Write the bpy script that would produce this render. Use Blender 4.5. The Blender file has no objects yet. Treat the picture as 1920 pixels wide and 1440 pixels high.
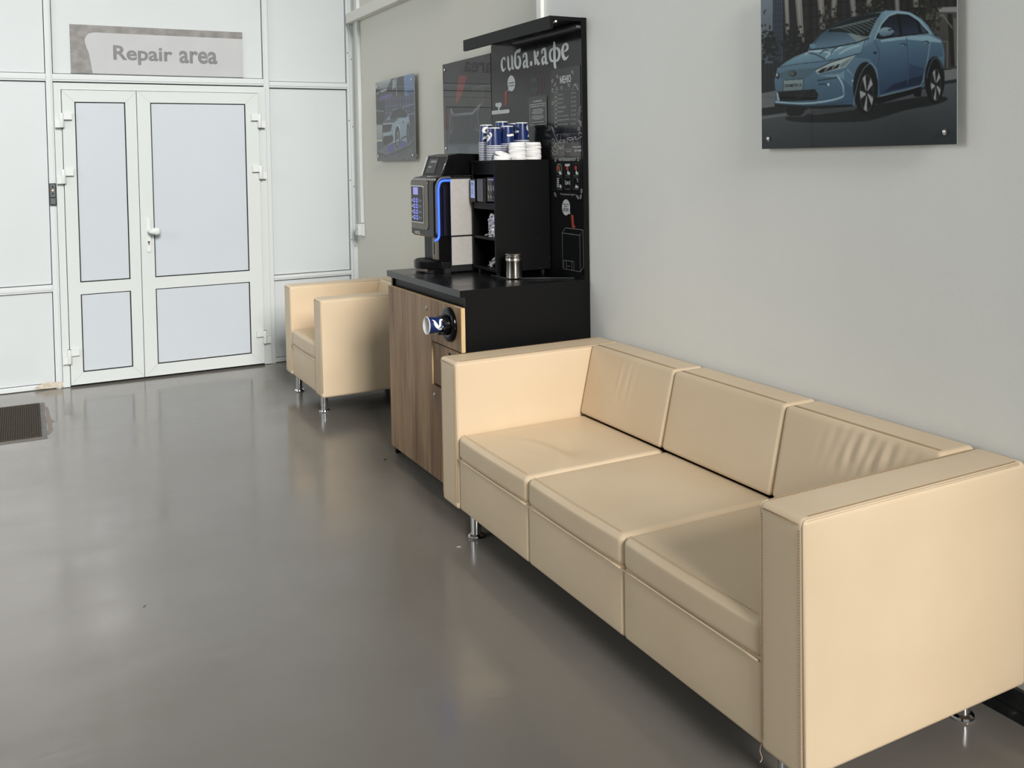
import bpy, bmesh, math, random
import numpy as np
from mathutils import Matrix, Vector
random.seed(7)
rng = np.random.default_rng(11)
PI = math.pi
scene = bpy.context.scene
COL = scene.collection

# ------------------------------------------------------------------ camera
FPX, CX, CY = 1737.586, 960.0, 360.095
RM = np.array([[0.88451043, -0.46623142, -0.01641868],
               [0.46549187, 0.8843493, -0.03526526],
               [0.03096162, 0.02354973, 0.99924311]])      # rows: right, forward, up
CAM = np.array([-2.31786, -7.08022, 1.52373])
cam_data = bpy.data.cameras.new('camera')
cam = bpy.data.objects.new('camera', cam_data)
COL.objects.link(cam)
r_, f_, u_ = RM
cam.matrix_world = Matrix(((r_[0], u_[0], -f_[0], CAM[0]), (r_[1], u_[1], -f_[1], CAM[1]),
                           (r_[2], u_[2], -f_[2], CAM[2]), (0, 0, 0, 1)))
cam_data.sensor_width = 36.0
cam_data.lens = 36.0 * FPX / 1920.0
cam_data.shift_y = (CY - 720.0) / 1920.0
cam_data.clip_start = 0.05
scene.camera = cam

# ------------------------------------------------------------------ light
scene.view_settings.view_transform = 'Standard'
scene.view_settings.look = 'None'
scene.view_settings.gamma = 1.0
scene.view_settings.use_curve_mapping = False
scene.view_settings.exposure = 0.0

world = bpy.data.worlds.new('sky'); scene.world = world
world.use_nodes = True
wn = world.node_tree.nodes; wl = world.node_tree.links
wn['Background'].inputs['Color'].default_value = (.90, .95, 1.0, 1)     # bright hazy sky
wn['Background'].inputs['Strength'].default_value = .26

def area(name, loc, rot, sx, sy, power, col, portal=False):
    l = bpy.data.lights.new(name, 'AREA'); l.shape = 'RECTANGLE'
    l.size = sx; l.size_y = sy; l.energy = power; l.color = col
    if portal: l.cycles.is_portal = True
    o = bpy.data.objects.new(name, l); COL.objects.link(o)
    o.location = loc; o.rotation_euler = rot
    return o
ROOM_L, ROOM_N, ROOM_H = -6.5, -9.0, 8.2
# hazy sun low behind the camera, coming in by the tall glazed shop front
sun_l = bpy.data.lights.new('hazy_sun', 'SUN'); sun_l.energy = 4.25; sun_l.angle = math.radians(18); sun_l.color = (1.0, .965, .92)
sun = bpy.data.objects.new('hazy_sun', sun_l); COL.objects.link(sun)
SUN_EL, SUN_AZ = math.radians(25), math.radians(4.5)
sd = Vector((math.sin(SUN_AZ) * math.cos(SUN_EL), math.cos(SUN_AZ) * math.cos(SUN_EL), -math.sin(SUN_EL)))   # the way the light travels
sun.rotation_euler = sd.to_track_quat('-Z', 'Y').to_euler()
area('shop_front_sky', (-3.1, ROOM_N + .02, 4.1), (PI/2, 0, 0), 6.0, 7.9, 1, (1, 1, 1), portal=True)
# added fill light for right wall and sofa fronts, at an unseen side window
area('side_window_fill', (ROOM_L + .06, -3.0, 3.2), (PI/2, 0, -PI/2), 3.0, 3.0, 112, (.94, .98, 1.0))

# ------------------------------------------------------------------ tracing: pixel of the photograph -> point on a plane of the room
def on(px, py, ax, v):
    d = RM.T @ np.array([(px - CX) / FPX, 1.0, (CY - py) / FPX])
    return CAM + d * ((v - CAM[ax]) / d[ax])

# ------------------------------------------------------------------ helpers
def lin(c):
    c = np.asarray(c, float) / 255.0
    return np.where(c <= .04045, c / 12.92, ((c + .055) / 1.055) ** 2.4)

MATS = {}
def mat(name, col=(128, 128, 128), rough=.5, metal=0., spec=.5, coat=0., coat_r=.05, bump=None, var=None,
        emit=None, vcol=None, alpha=1., trans=0., ior=1.45, rvar=None):
    if name in MATS: return MATS[name]
    m = bpy.data.materials.new(name); m.use_nodes = True
    nt = m.node_tree; N = nt.nodes; L = nt.links
    b = N['Principled BSDF']
    c = tuple(lin(col)) + (1,)
    b.inputs['Base Color'].default_value = c
    b.inputs['Roughness'].default_value = rough
    b.inputs['Metallic'].default_value = metal
    b.inputs['Specular IOR Level'].default_value = spec
    b.inputs['Coat Weight'].default_value = coat
    b.inputs['Coat Roughness'].default_value = coat_r
    b.inputs['Alpha'].default_value = alpha
    b.inputs['Transmission Weight'].default_value = trans
    b.inputs['IOR'].default_value = ior
    tc = N.new('ShaderNodeTexCoord')
    def noise(scale, stretch=(1, 1, 1), detail=3.):
        mp = N.new('ShaderNodeMapping'); mp.inputs['Scale'].default_value = stretch
        L.new(tc.outputs['Object'], mp.inputs[0])
        n = N.new('ShaderNodeTexNoise'); n.inputs['Scale'].default_value = scale; n.inputs['Detail'].default_value = detail
        L.new(mp.outputs[0], n.inputs['Vector'])
        return n
    if var:                                             # (scale, stretch, other colour)
        n = noise(var[0], var[1])
        r = N.new('ShaderNodeValToRGB')
        r.color_ramp.elements[0].position = .33; r.color_ramp.elements[1].position = .67
        r.color_ramp.elements[0].color = c; r.color_ramp.elements[1].color = tuple(lin(var[2])) + (1,)
        L.new(n.outputs[0], r.inputs[0]); L.new(r.outputs[0], b.inputs['Base Color'])
    if rvar:                                            # (scale, stretch, lo, hi)
        n = noise(rvar[0], rvar[1])
        mr = N.new('ShaderNodeMapRange'); mr.inputs['From Min'].default_value = .3; mr.inputs['From Max'].default_value = .7
        mr.inputs['To Min'].default_value = rvar[2]; mr.inputs['To Max'].default_value = rvar[3]
        L.new(n.outputs[0], mr.inputs[0]); L.new(mr.outputs[0], b.inputs['Roughness'])
    if bump:                                            # (scale, stretch, strength, distance)
        n = noise(bump[0], bump[1])
        bp = N.new('ShaderNodeBump'); bp.inputs['Strength'].default_value = bump[2]; bp.inputs['Distance'].default_value = bump[3]
        L.new(n.outputs[0], bp.inputs['Height']); L.new(bp.outputs[0], b.inputs['Normal'])
        if coat: L.new(bp.outputs[0], b.inputs['Coat Normal'])
    if vcol:
        a = N.new('ShaderNodeVertexColor'); a.layer_name = vcol
        L.new(a.outputs[0], b.inputs['Base Color'])
    if emit:
        b.inputs['Emission Color'].default_value = tuple(lin(emit[0])) + (1,)
        b.inputs['Emission Strength'].default_value = emit[1]
    MATS[name] = m
    return m

def wloc(o):
    v = Vector((0, 0, 0))
    while o: v += o.location; o = o.parent
    return v

def link(name, me, m, parent=None, smooth=False, local=False):
    if parent is not None and not local:
        me.transform(Matrix.Translation(-wloc(parent)))
    o = bpy.data.objects.new(name, me); COL.objects.link(o)
    if m is not None and not me.materials: me.materials.append(m)
    if smooth: me.polygons.foreach_set('use_smooth', [True] * len(me.polygons))
    if parent is not None: o.parent = parent
    me.update()
    return o

def tag(o, label=None, cat=None, group=None, kind=None):
    if label: o['label'] = label
    if cat: o['category'] = cat
    if group: o['group'] = group
    if kind: o['kind'] = kind
    return o

def thing(name, loc, label, cat, group=None):
    o = bpy.data.objects.new(name, None); COL.objects.link(o)
    o.empty_display_size = .1; o.location = loc
    return tag(o, label, cat, group)

def pyd(name, v, f):
    me = bpy.data.meshes.new(name); me.from_pydata([tuple(map(float, p)) for p in v], [], f)
    bm = bmesh.new(); bm.from_mesh(me); bmesh.ops.recalc_face_normals(bm, faces=bm.faces); bm.to_mesh(me); bm.free()
    return me

def box(name, x0, x1, y0, y1, z0, z1, m, parent=None, bev=.002, seg=2, kind=None):
    x0, x1 = sorted((x0, x1)); y0, y1 = sorted((y0, y1)); z0, z1 = sorted((z0, z1))
    bm = bmesh.new(); bmesh.ops.create_cube(bm, size=1)
    for v in bm.verts:
        v.co = Vector((x0 + (v.co.x + .5) * (x1 - x0), y0 + (v.co.y + .5) * (y1 - y0), z0 + (v.co.z + .5) * (z1 - z0)))
    b = min(bev, .3 * min(x1 - x0, y1 - y0, z1 - z0))
    if b > 0: bmesh.ops.bevel(bm, geom=bm.edges[:], offset=b, segments=seg, affect='EDGES', profile=.5)
    me = bpy.data.meshes.new(name); bm.to_mesh(me); bm.free()
    o = link(name, me, m, parent)
    if kind: o['kind'] = kind
    return o

def boxes(name, lst, m, parent=None, kind=None):
    """several touching boxes as one piece of joinery"""
    bm = bmesh.new()
    for (x0, x1, y0, y1, z0, z1) in lst:
        g = bmesh.ops.create_cube(bm, size=1)['verts']
        for v in g:
            v.co = Vector((x0 + (v.co.x + .5) * (x1 - x0), y0 + (v.co.y + .5) * (y1 - y0), z0 + (v.co.z + .5) * (z1 - z0)))
    me = bpy.data.meshes.new(name); bm.to_mesh(me); bm.free()
    o = link(name, me, m, parent)
    if kind: o['kind'] = kind
    return o

def rbox(name, x0, x1, y0, y1, z0, z1, r, m, parent=None, n=(8, 8, 8), seg=4, deform=None):
    """upholstered box: rounded edges, dense grid, optional deformation of its points"""
    c = np.array([(x0 + x1) / 2, (y0 + y1) / 2, (z0 + z1) / 2]); h = np.array([abs(x1 - x0), abs(y1 - y0), abs(z1 - z0)]) / 2
    r = min(r, .98 * h.min()); ts = []
    for a in range(3):
        k = [(-h[a] + r - r * math.tan(PI / 4 * (1 - i / seg))) for i in range(seg)]
        k += list(np.linspace(-h[a] + r, h[a] - r, n[a] + 1))
        k += [(h[a] - r + r * math.tan(PI / 4 * ((i + 1) / seg))) for i in range(seg)]
        ts.append(k)
    V, idx, F = [], {}, []
    def vert(p):
        key = (round(p[0], 6), round(p[1], 6), round(p[2], 6))
        if key not in idx:
            p = np.array(p); q = np.clip(p, -(h - r), h - r); d = p - q; l = np.linalg.norm(d)
            q = q + d / l * r + c
            if deform is not None: q = deform(q, (q - c) / h)
            idx[key] = len(V); V.append(q)
        return idx[key]
    for a in range(3):
        b, e = (a + 1) % 3, (a + 2) % 3
        for s in (-1, 1):
            for i in range(len(ts[b]) - 1):
                for j in range(len(ts[e]) - 1):
                    q = []
                    for (di, dj) in ((0, 0), (1, 0), (1, 1), (0, 1)):
                        p = [0, 0, 0]; p[a] = s * h[a]; p[b] = ts[b][i + di]; p[e] = ts[e][j + dj]; q.append(vert(p))
                    F.append(q if s > 0 else q[::-1])
    me = bpy.data.meshes.new(name); me.from_pydata([tuple(map(float, v)) for v in V], [], F)
    return link(name, me, m, parent, smooth=True)

def lathe(name, prof, m, parent=None, loc=(0, 0, 0), axis='Z', n=32, smooth=True, local=False):
    V, F = [], []
    for (r, z) in prof:
        for k in range(n):
            a = 2 * PI * k / n
            p = (r * math.cos(a), r * math.sin(a), z)
            if axis == 'X': p = (-z, p[0], p[1])        # +z of the profile points to -X
            if axis == 'Y': p = (p[0], -z, p[1])        # +z of the profile points to -Y
            V.append((p[0] + loc[0], p[1] + loc[1], p[2] + loc[2]))
    for i in range(len(prof) - 1):
        for k in range(n):
            F.append((i * n + k, i * n + (k + 1) % n, (i + 1) * n + (k + 1) % n, (i + 1) * n + k))
    if prof[0][0] > 1e-6: F.append(tuple(range(n)))
    if prof[-1][0] > 1e-6: F.append(tuple((len(prof) - 1) * n + k for k in range(n)))
    me = pyd(name, V, F)
    bm = bmesh.new(); bm.from_mesh(me); bmesh.ops.remove_doubles(bm, verts=bm.verts, dist=1e-6); bm.to_mesh(me); bm.free()
    o = link(name, me, m, parent, smooth=smooth, local=local)
    if smooth: me.set_sharp_from_angle(angle=math.radians(38))
    return o

def tube_data(pts, r, n=8, closed=False):
    P = [Vector(p) for p in pts]; V, F = [], []
    K = len(P); up = None
    for i, p in enumerate(P):
        if closed: t = (P[(i + 1) % K] - P[i - 1]).normalized()
        else: t = (P[min(i + 1, K - 1)] - P[max(i - 1, 0)]).normalized()
        if up is None:
            up = t.cross(Vector((.31, .52, .79)))
        up = (up - t * up.dot(t)).normalized(); s = t.cross(up)
        for k in range(n):
            a = 2 * PI * k / n
            V.append(p + (up * math.cos(a) + s * math.sin(a)) * r)
    for i in range(K if closed else K - 1):
        j = (i + 1) % K
        for k in range(n): F.append((i * n + k, i * n + (k + 1) % n, j * n + (k + 1) % n, j * n + k))
    if not closed: F += [tuple(range(n)), tuple((K - 1) * n + k for k in range(n))]
    return V, F
def tube(name, pts, r, m, parent=None, n=8, closed=False):
    V, F = tube_data(pts, r, n, closed)
    return link(name, pyd(name, V, F), m, parent, smooth=True)

def prism(name, poly, axis, a0, a1, m, parent=None, bev=0., smooth=False):
    """polygon extruded along an axis; poly gives the two other coordinates in order"""
    n = len(poly); V = []
    for a in (a0, a1):
        for (p, q) in poly:
            V.append({'X': (a, p, q), 'Y': (p, a, q), 'Z': (p, q, a)}[axis])
    F = [tuple(range(n)), tuple(range(2 * n - 1, n - 1, -1))] + [(i, (i + 1) % n, n + (i + 1) % n, n + i) for i in range(n)]
    me = pyd(name, V, F)
    if bev:
        bm = bmesh.new(); bm.from_mesh(me)
        bmesh.ops.bevel(bm, geom=bm.edges[:], offset=bev, segments=2, affect='EDGES', profile=.5); bm.to_mesh(me); bm.free()
    o = link(name, me, m, parent, smooth=smooth)
    if smooth: me.set_sharp_from_angle(angle=math.radians(40))
    return o

def rounded(p0, p1, q0, q1, r, n=6):
    out = []
    for (cx, cy, a) in ((p1 - r, q1 - r, 0), (p0 + r, q1 - r, 90), (p0 + r, q0 + r, 180), (p1 - r, q0 + r, 270)):
        for k in range(n + 1):
            t = math.radians(a + 90 * k / n); out.append((cx + r * math.cos(t), cy + r * math.sin(t)))
    return out

def spline(pts, n=6, closed=False):
    P = [np.array(p, float) for p in pts]; K = len(P); out = []
    for i in range(K if closed else K - 1):
        g = lambda j: P[j % K] if closed else P[min(max(j, 0), K - 1)]
        a, b, c, d = g(i - 1), g(i), g(i + 1), g(i + 2)
        for k in range(n):
            t = k / n
            out.append(.5 * ((2 * b) + (-a + c) * t + (2 * a - 5 * b + 4 * c - d) * t * t + (-a + 3 * b - 3 * c + d) * t ** 3))
    if not closed: out.append(P[-1])
    return out

# flat print on a vertical plane: face -X (right wall things) or -Y (back wall things)
def to_plane(face, v, a, b):
    return (v, a, b) if face == 'X' else (a, v, b)
def ribbon_mesh(strokes, face, v0, name):
    """strokes: lists of (a, b, width) in plane coordinates"""
    V, F = [], []
    for si, st in enumerate(strokes):
        P = np.array(st, float); base = len(V)
        v = v0 - .00025 * si if len(strokes) < 4 else v0
        for i in range(len(P)):
            t = P[min(i + 1, len(P) - 1), :2] - P[max(i - 1, 0), :2]
            l = np.linalg.norm(t); t = t / l if l > 0 else np.array([1., 0])
            nrm = np.array([-t[1], t[0]]) * P[i, 2] / 2
            for s in (1, -1):
                q = P[i, :2] + s * nrm; V.append(to_plane(face, v, q[0], q[1]))
        for i in range(len(P) - 1):
            F.append((base + 2 * i, base + 2 * i + 1, base + 2 * i + 3, base + 2 * i + 2))
    me = bpy.data.meshes.new(name); me.from_pydata([tuple(map(float, p)) for p in V], [], F)
    return me
def ribbons(name, strokes, face, v, m, parent):
    return link(name, ribbon_mesh(strokes, face, v, name), m, parent)
def flat_poly(name, pts, face, v, m, parent):
    me = bpy.data.meshes.new(name)
    me.from_pydata([to_plane(face, v, float(a), float(b)) for a, b in pts], [], [tuple(range(len(pts)))])
    return link(name, me, m, parent)

def text(name, s, face, v, a0, a1, b0, b1, m, parent, bold=0., keep=False, shear=0., slope=0.):
    """lettering fitted into the rectangle a0..a1 (reading direction) by b0..b1 (height)"""
    cu = bpy.data.curves.new(name, 'FONT'); cu.body = s; cu.size = 1.; cu.offset = bold; cu.shear = shear; cu.resolution_u = 3
    t = bpy.data.objects.new(name, cu); COL.objects.link(t)
    dg = bpy.context.evaluated_depsgraph_get()
    me = bpy.data.meshes.new_from_object(t.evaluated_get(dg))
    bpy.data.objects.remove(t); bpy.data.curves.remove(cu)
    co = np.zeros(len(me.vertices) * 3); me.vertices.foreach_get('co', co); co = co.reshape(-1, 3)
    lo, hi = co.min(0), co.max(0)
    u = (co[:, 0] - lo[0]) / (hi[0] - lo[0]); w = (co[:, 1] - lo[1]) / (hi[1] - lo[1])
    a = a0 + u * (a1 - a0); b = b0 + w * (b1 - b0) + slope * u
    out = np.zeros_like(co)
    if face == 'X': out[:, 0] = v; out[:, 1] = a
    else: out[:, 0] = a; out[:, 1] = v
    out[:, 2] = b
    me.vertices.foreach_set('co', out.ravel()); me.update()
    me.materials.clear()
    return link(name, me, m, parent)

# painted print: a colour for each point of a fine grid
class Canvas:
    def __init__(s, w, h, col, ss=2):
        s.ss = ss; s.w, s.h = w * ss, h * ss; s.a = np.zeros((s.h, s.w, 3)); s.a[:] = col; s.map = None
        s.Y, s.X = np.mgrid[0:s.h, 0:s.w] + .5
    def P(s, pts): return s.map(np.asarray(pts, float))
    def mask_poly(s, p):
        x0, x1 = int(max(0, p[:, 0].min() - 1)), int(min(s.w, p[:, 0].max() + 2)); y0, y1 = int(max(0, p[:, 1].min() - 1)), int(min(s.h, p[:, 1].max() + 2))
        if x1 <= x0 or y1 <= y0: return None
        X, Y = s.X[y0:y1, x0:x1], s.Y[y0:y1, x0:x1]; ins = np.zeros(X.shape, bool)
        for i in range(len(p)):
            xa, ya = p[i]; xb, yb = p[i - 1]
            if ya == yb: continue
            c = ((ya > Y) != (yb > Y)) & (X < (xb - xa) * (Y - ya) / (yb - ya) + xa); ins ^= c
        return (slice(y0, y1), slice(x0, x1)), ins
    def put(s, sl, m, col, alpha, c2=None, ax=1):
        reg = s.a[sl]
        if c2 is not None:
            g = (s.Y[sl] if ax == 1 else s.X[sl]); t = (g - g.min()) / max(1e-6, g.max() - g.min())
            C = np.asarray(col, float) * (1 - t[..., None]) + np.asarray(c2, float) * t[..., None]
        else: C = np.broadcast_to(np.asarray(col, float), reg.shape)
        reg[m] = reg[m] * (1 - alpha) + C[m] * alpha
    def poly(s, pts, col, alpha=1., c2=None, ax=1, smooth=False):
        if smooth: pts = spline(pts, 5, True)
        r = s.mask_poly(s.P(pts))
        if r: s.put(r[0], r[1], col, alpha, c2, ax)
    def ell(s, cx, cy, rx, ry, col, alpha=1., c2=None, rot=0., n=40):
        t = np.linspace(0, 2 * PI, n, endpoint=False); ca, sa = math.cos(rot), math.sin(rot)
        s.poly([(cx + rx * math.cos(k) * ca - ry * math.sin(k) * sa, cy + rx * math.cos(k) * sa + ry * math.sin(k) * ca) for k in t], col, alpha, c2)
    def line(s, pts, w, col, alpha=1., smooth=False):
        if smooth: pts = spline(pts, 6)
        p = s.P(pts); q = s.P([(a + w, b) for a, b in pts]); wd = max(.6, np.abs(q[:, 0] - p[:, 0]).mean() / 2)
        x0, x1 = int(max(0, p[:, 0].min() - wd - 1)), int(min(s.w, p[:, 0].max() + wd + 2)); y0, y1 = int(max(0, p[:, 1].min() - wd - 1)), int(min(s.h, p[:, 1].max() + wd + 2))
        if x1 <= x0 or y1 <= y0: return
        X, Y = s.X[y0:y1, x0:x1], s.Y[y0:y1, x0:x1]; D = np.full(X.shape, 1e9)
        for i in range(len(p) - 1):
            a, b = p[i], p[i + 1]; d = b - a; l = max(1e-9, d @ d)
            t = np.clip(((X - a[0]) * d[0] + (Y - a[1]) * d[1]) / l, 0, 1)
            D = np.minimum(D, (X - a[0] - t * d[0]) ** 2 + (Y - a[1] - t * d[1]) ** 2)
        s.put((slice(y0, y1), slice(x0, x1)), D < wd * wd, col, alpha)
    def scatter(s, x0, x1, y0, y1, n, r, col, jit=20, alpha=.8, light=None):
        for _ in range(n):
            u, v = rng.normal(0, .42), rng.normal(0, .42)
            c = np.clip(np.array(col) + rng.normal(0, jit), 0, 255)
            if light is not None and rng.random() < .15: c = np.array(light)
            s.ell((x0 + x1) / 2 + u * (x1 - x0) / 2, (y0 + y1) / 2 + v * (y1 - y0) / 2, r * rng.uniform(.4, 1.3), r * rng.uniform(.4, 1.3), c, alpha, n=8)
    def blur(s, k=1):
        for _ in range(k):
            b = np.pad(s.a, ((1, 1), (1, 1), (0, 0)), 'edge')
            s.a = (b[1:-1, 1:-1] * 2 + b[:-2, 1:-1] + b[2:, 1:-1] + b[1:-1, :-2] + b[1:-1, 2:]) / 6
    def result(s):
        k = s.ss; return s.a.reshape(s.h // k, k, s.w // k, k, 3).mean((1, 3))

def print_grid(name, img, x, ya, yb, zt, zb, m, parent, gain=1.):
    """grid on the plane X=x; column 0 at Y=ya, last at Y=yb; row 0 at zt"""
    h, w, _ = img.shape
    Yc = np.linspace(ya, yb, w); Zc = np.linspace(zt, zb, h)
    V = np.stack([np.full((h, w), x), np.broadcast_to(Yc, (h, w)), np.broadcast_to(Zc[:, None], (h, w))], -1).reshape(-1, 3)
    i = np.arange(h * w).reshape(h, w)
    F = np.stack([i[:-1, :-1], i[1:, :-1], i[1:, 1:], i[:-1, 1:]], -1).reshape(-1, 4)
    me = bpy.data.meshes.new(name)
    me.vertices.add(h * w); me.vertices.foreach_set('co', V.ravel())
    me.loops.add(F.size); me.loops.foreach_set('vertex_index', F.ravel().astype(np.int32))
    me.polygons.add(len(F)); me.polygons.foreach_set('loop_start', np.arange(0, F.size, 4, dtype=np.int32))
    me.update(calc_edges=True); me.validate()
    at = me.color_attributes.new('print', 'FLOAT_COLOR', 'POINT')
    c = np.ones((h * w, 4)); c[:, :3] = np.clip(lin(np.clip(img, 0, 255)).reshape(-1, 3) * gain, 0, .95)
    at.data.foreach_set('color', c.ravel().astype(np.float32))
    return link(name, me, m, parent)

ORD = ['topmost', 'second', 'third', 'fourth', 'fifth', 'sixth', 'seventh', 'eighth', 'ninth', 'tenth', 'eleventh', 'twelfth', 'thirteenth', 'fourteenth', 'fifteenth']

# ------------------------------------------------------------------ materials
M_white = mat('white_laminate', (196, 202, 204), .36, coat=.5, coat_r=.10, bump=(2.6, (1, 1, .55), .22, .03), spec=.4)
M_prof = mat('white_profile', (202, 207, 208), .3, coat=.25, coat_r=.12)
M_door = mat('white_pvc', (200, 206, 205), .28, coat=.3, coat_r=.1)
M_doorp = mat('white_door_panel', (188, 195, 202), .3, coat=.7, coat_r=.1, bump=(1.8, (1, 1, .6), .14, .03))
M_gap = mat('black_gasket', (12, 12, 13), .6, spec=.3, bump=(90, (1, 1, 1), .05, .001))
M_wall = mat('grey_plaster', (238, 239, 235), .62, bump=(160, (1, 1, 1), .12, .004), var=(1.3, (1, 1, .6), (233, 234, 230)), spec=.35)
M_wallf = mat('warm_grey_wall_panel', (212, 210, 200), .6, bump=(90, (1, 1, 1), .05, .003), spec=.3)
M_ceil = mat('grey_ceiling', (170, 170, 168), .8, bump=(60, (1, 1, 1), .1, .004))
M_leath = mat('beige_leatherette', (216, 196, 167), .40, bump=(420, (1, 1, 1), .1, .0012), var=(3, (1, 1, 1), (211, 190, 160)), spec=.42)
M_thread2 = mat('pale_thread', (186, 162, 130), .7, bump=(900, (1, 1, 1), .2, .001))
M_thread = mat('tan_thread', (150, 122, 90), .7, bump=(900, (1, 1, 1), .2, .001))
M_piping = mat('beige_piping', (214, 194, 165), .45, bump=(420, (1, 1, 1), .1, .001))
M_chrome = mat('chrome', (225, 226, 228), .08, metal=1., rvar=(30, (1, 1, 1), .05, .12))
M_black = mat('black_laminate', (11, 12, 13), .42, bump=(240, (1, 1, 1), .12, .002), spec=.22)
M_blacktop = mat('black_worktop', (22, 23, 25), .22, rvar=(9, (1, 1, 1), .18, .28))
M_glossblk = mat('gloss_black_plastic', (9, 9, 11), .14, spec=.32, rvar=(14, (1, 1, 1), .10, .18))
M_hopper = mat('satin_black_plastic', (9, 9, 10), .3, spec=.14, rvar=(14, (1, 1, 1), .22, .34))
M_matblk = mat('matt_black_plastic', (16, 17, 18), .45, bump=(300, (1, 1, 1), .1, .001))
M_silver = mat('silver_panel', (196, 192, 186), .42, metal=.35, bump=(500, (1, 1, 4), .1, .001), var=(40, (1, 1, 1), (188, 185, 180)))
M_bronze = mat('bronze_bezel', (112, 104, 95), .34, metal=.6, rvar=(6, (1, 1, 2), .3, .38))
M_grey = mat('grey_plastic', (92, 94, 97), .35, rvar=(30, (1, 1, 1), .3, .4))
M_led = mat('blue_led', (40, 80, 250), .4, emit=((38, 72, 255), 3.2), var=(5, (1, 1, 1), (45, 85, 250)))
M_btn = mat('button_light', (150, 160, 255), .4, emit=((120, 130, 255), 1.6), var=(5, (1, 1, 1), (150, 160, 250)))
M_lcd = mat('lilac_display', (150, 145, 215), .3, emit=((150, 145, 220), .45), var=(60, (1, 1, 1), (140, 135, 205)))
M_lcd2 = mat('terminal_display', (150, 165, 200), .3, emit=((140, 160, 205), .35), var=(60, (1, 1, 1), (140, 155, 190)))
M_print_w = mat('white_print', (205, 209, 208), .5, var=(30, (1, 1, 1), (198, 203, 203)))
M_print_g = mat('faint_grey_print', (62, 64, 65), .5, var=(30, (1, 1, 1), (58, 60, 61)))
M_print_l = mat('line_print', (178, 178, 174), .5, var=(30, (1, 1, 1), (168, 168, 165)))
M_print_r = mat('red_print', (168, 72, 58), .5, var=(30, (1, 1, 1), (160, 66, 54)))
M_print_k = mat('black_print', (24, 24, 25), .5, var=(30, (1, 1, 1), (30, 30, 31)))
M_board = mat('black_display_board', (26, 27, 28), .16, spec=.4, coat=.1, coat_r=.06, rvar=(10, (1, 1, 1), .12, .2))
M_sheet = mat('black_poster_sheet', (26, 27, 28), .2, coat=.3, coat_r=.08, rvar=(10, (1, 1, 1), .15, .25))
M_white_p = mat('white_plastic', (208, 213, 212), .35, bump=(80, (1, 1, 1), .03, .001))
M_lid = mat('white_lid_plastic', (246, 246, 246), .4, bump=(80, (1, 1, 1), .03, .001))
M_paperw = mat('white_paper', (240, 240, 238), .55, bump=(200, (1, 1, 1), .05, .001))
M_blue = mat('blue_cup_print', (26, 46, 100), .3, coat=.35, coat_r=.15, var=(30, (1, 1, 1), (23, 41, 92)))
M_acryl = mat('acrylic_edge', (120, 130, 130), .1, coat=.5)
M_photo = mat('glossy_photo_print', (128, 128, 128), .35, vcol='print', coat=.25, coat_r=.015, spec=.15)
M_photo2 = mat('glossy_photo_print_clear', (128, 128, 128), .35, vcol='print', coat=.6, coat_r=.006, spec=.15)
M_steel = mat('brushed_steel', (198, 192, 182), .2, metal=1., rvar=(40, (1, 1, 12), .14, .26))
M_foil = mat('silver_foil', (214, 214, 216), .22, metal=1., bump=(50, (1, 1, 1), .5, .006))
M_lock = mat('nickel_lock', (190, 186, 178), .2, metal=1., rvar=(60, (1, 1, 1), .15, .25))
M_woodedge = mat('pale_wood_edge', (216, 188, 142), .5, var=(60, (1, 1, .2), (206, 176, 130)))
M_base = mat('graphite_skirting', (34, 37, 38), .2, rvar=(8, (1, 1, 1), .15, .28))
M_stone = mat('grey_film', (134, 133, 131), .45, var=(14, (1, 1, 1.4), (110, 108, 105)), coat=.3, coat_r=.2)
M_film = mat('light_grey_film', (176, 178, 180), .4, var=(5, (1, 1, 1), (171, 173, 176)), coat=.35, coat_r=.15)
M_filmt = mat('sign_letter_grey', (116, 117, 119), .45, var=(8, (1, 1, 1), (108, 109, 111)))
M_matrib = mat('brown_ribbed_carpet', (74, 66, 54), .9, bump=(160, (1, 1, 1), .6, .004), var=(120, (1, 1, 1), (54, 48, 40)))
M_matedge = mat('grey_rubber', (120, 117, 112), .6, var=(20, (1, 1, 1), (104, 101, 97)))
def glass_mat():
    m = mat('window_glass', (240, 245, 245), .02); nt = m.node_tree; N = nt.nodes; L = nt.links
    t = N.new('ShaderNodeBsdfTransparent'); t.inputs[0].default_value = (.97, .97, .97, 1); x = N.new('ShaderNodeMixShader')
    f = N.new('ShaderNodeFresnel'); f.inputs[0].default_value = 1.45
    g = N.new('ShaderNodeBsdfGlossy'); g.inputs['Roughness'].default_value = .01
    L.new(f.outputs[0], x.inputs[0]); L.new(t.outputs[0], x.inputs[1]); L.new(g.outputs[0], x.inputs[2]); L.new(x.outputs[0], N['Material Output'].inputs[0])
    return m
M_glass = glass_mat()
M_dirt = mat('worn_beige_patch', (205, 198, 184), .7, var=(40, (1, 1, 1), (176, 166, 150)))
M_blkprint_dim = mat('dim_screen_print', (70, 72, 74), .4, var=(30, (1, 1, 1), (62, 64, 66)))

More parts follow.
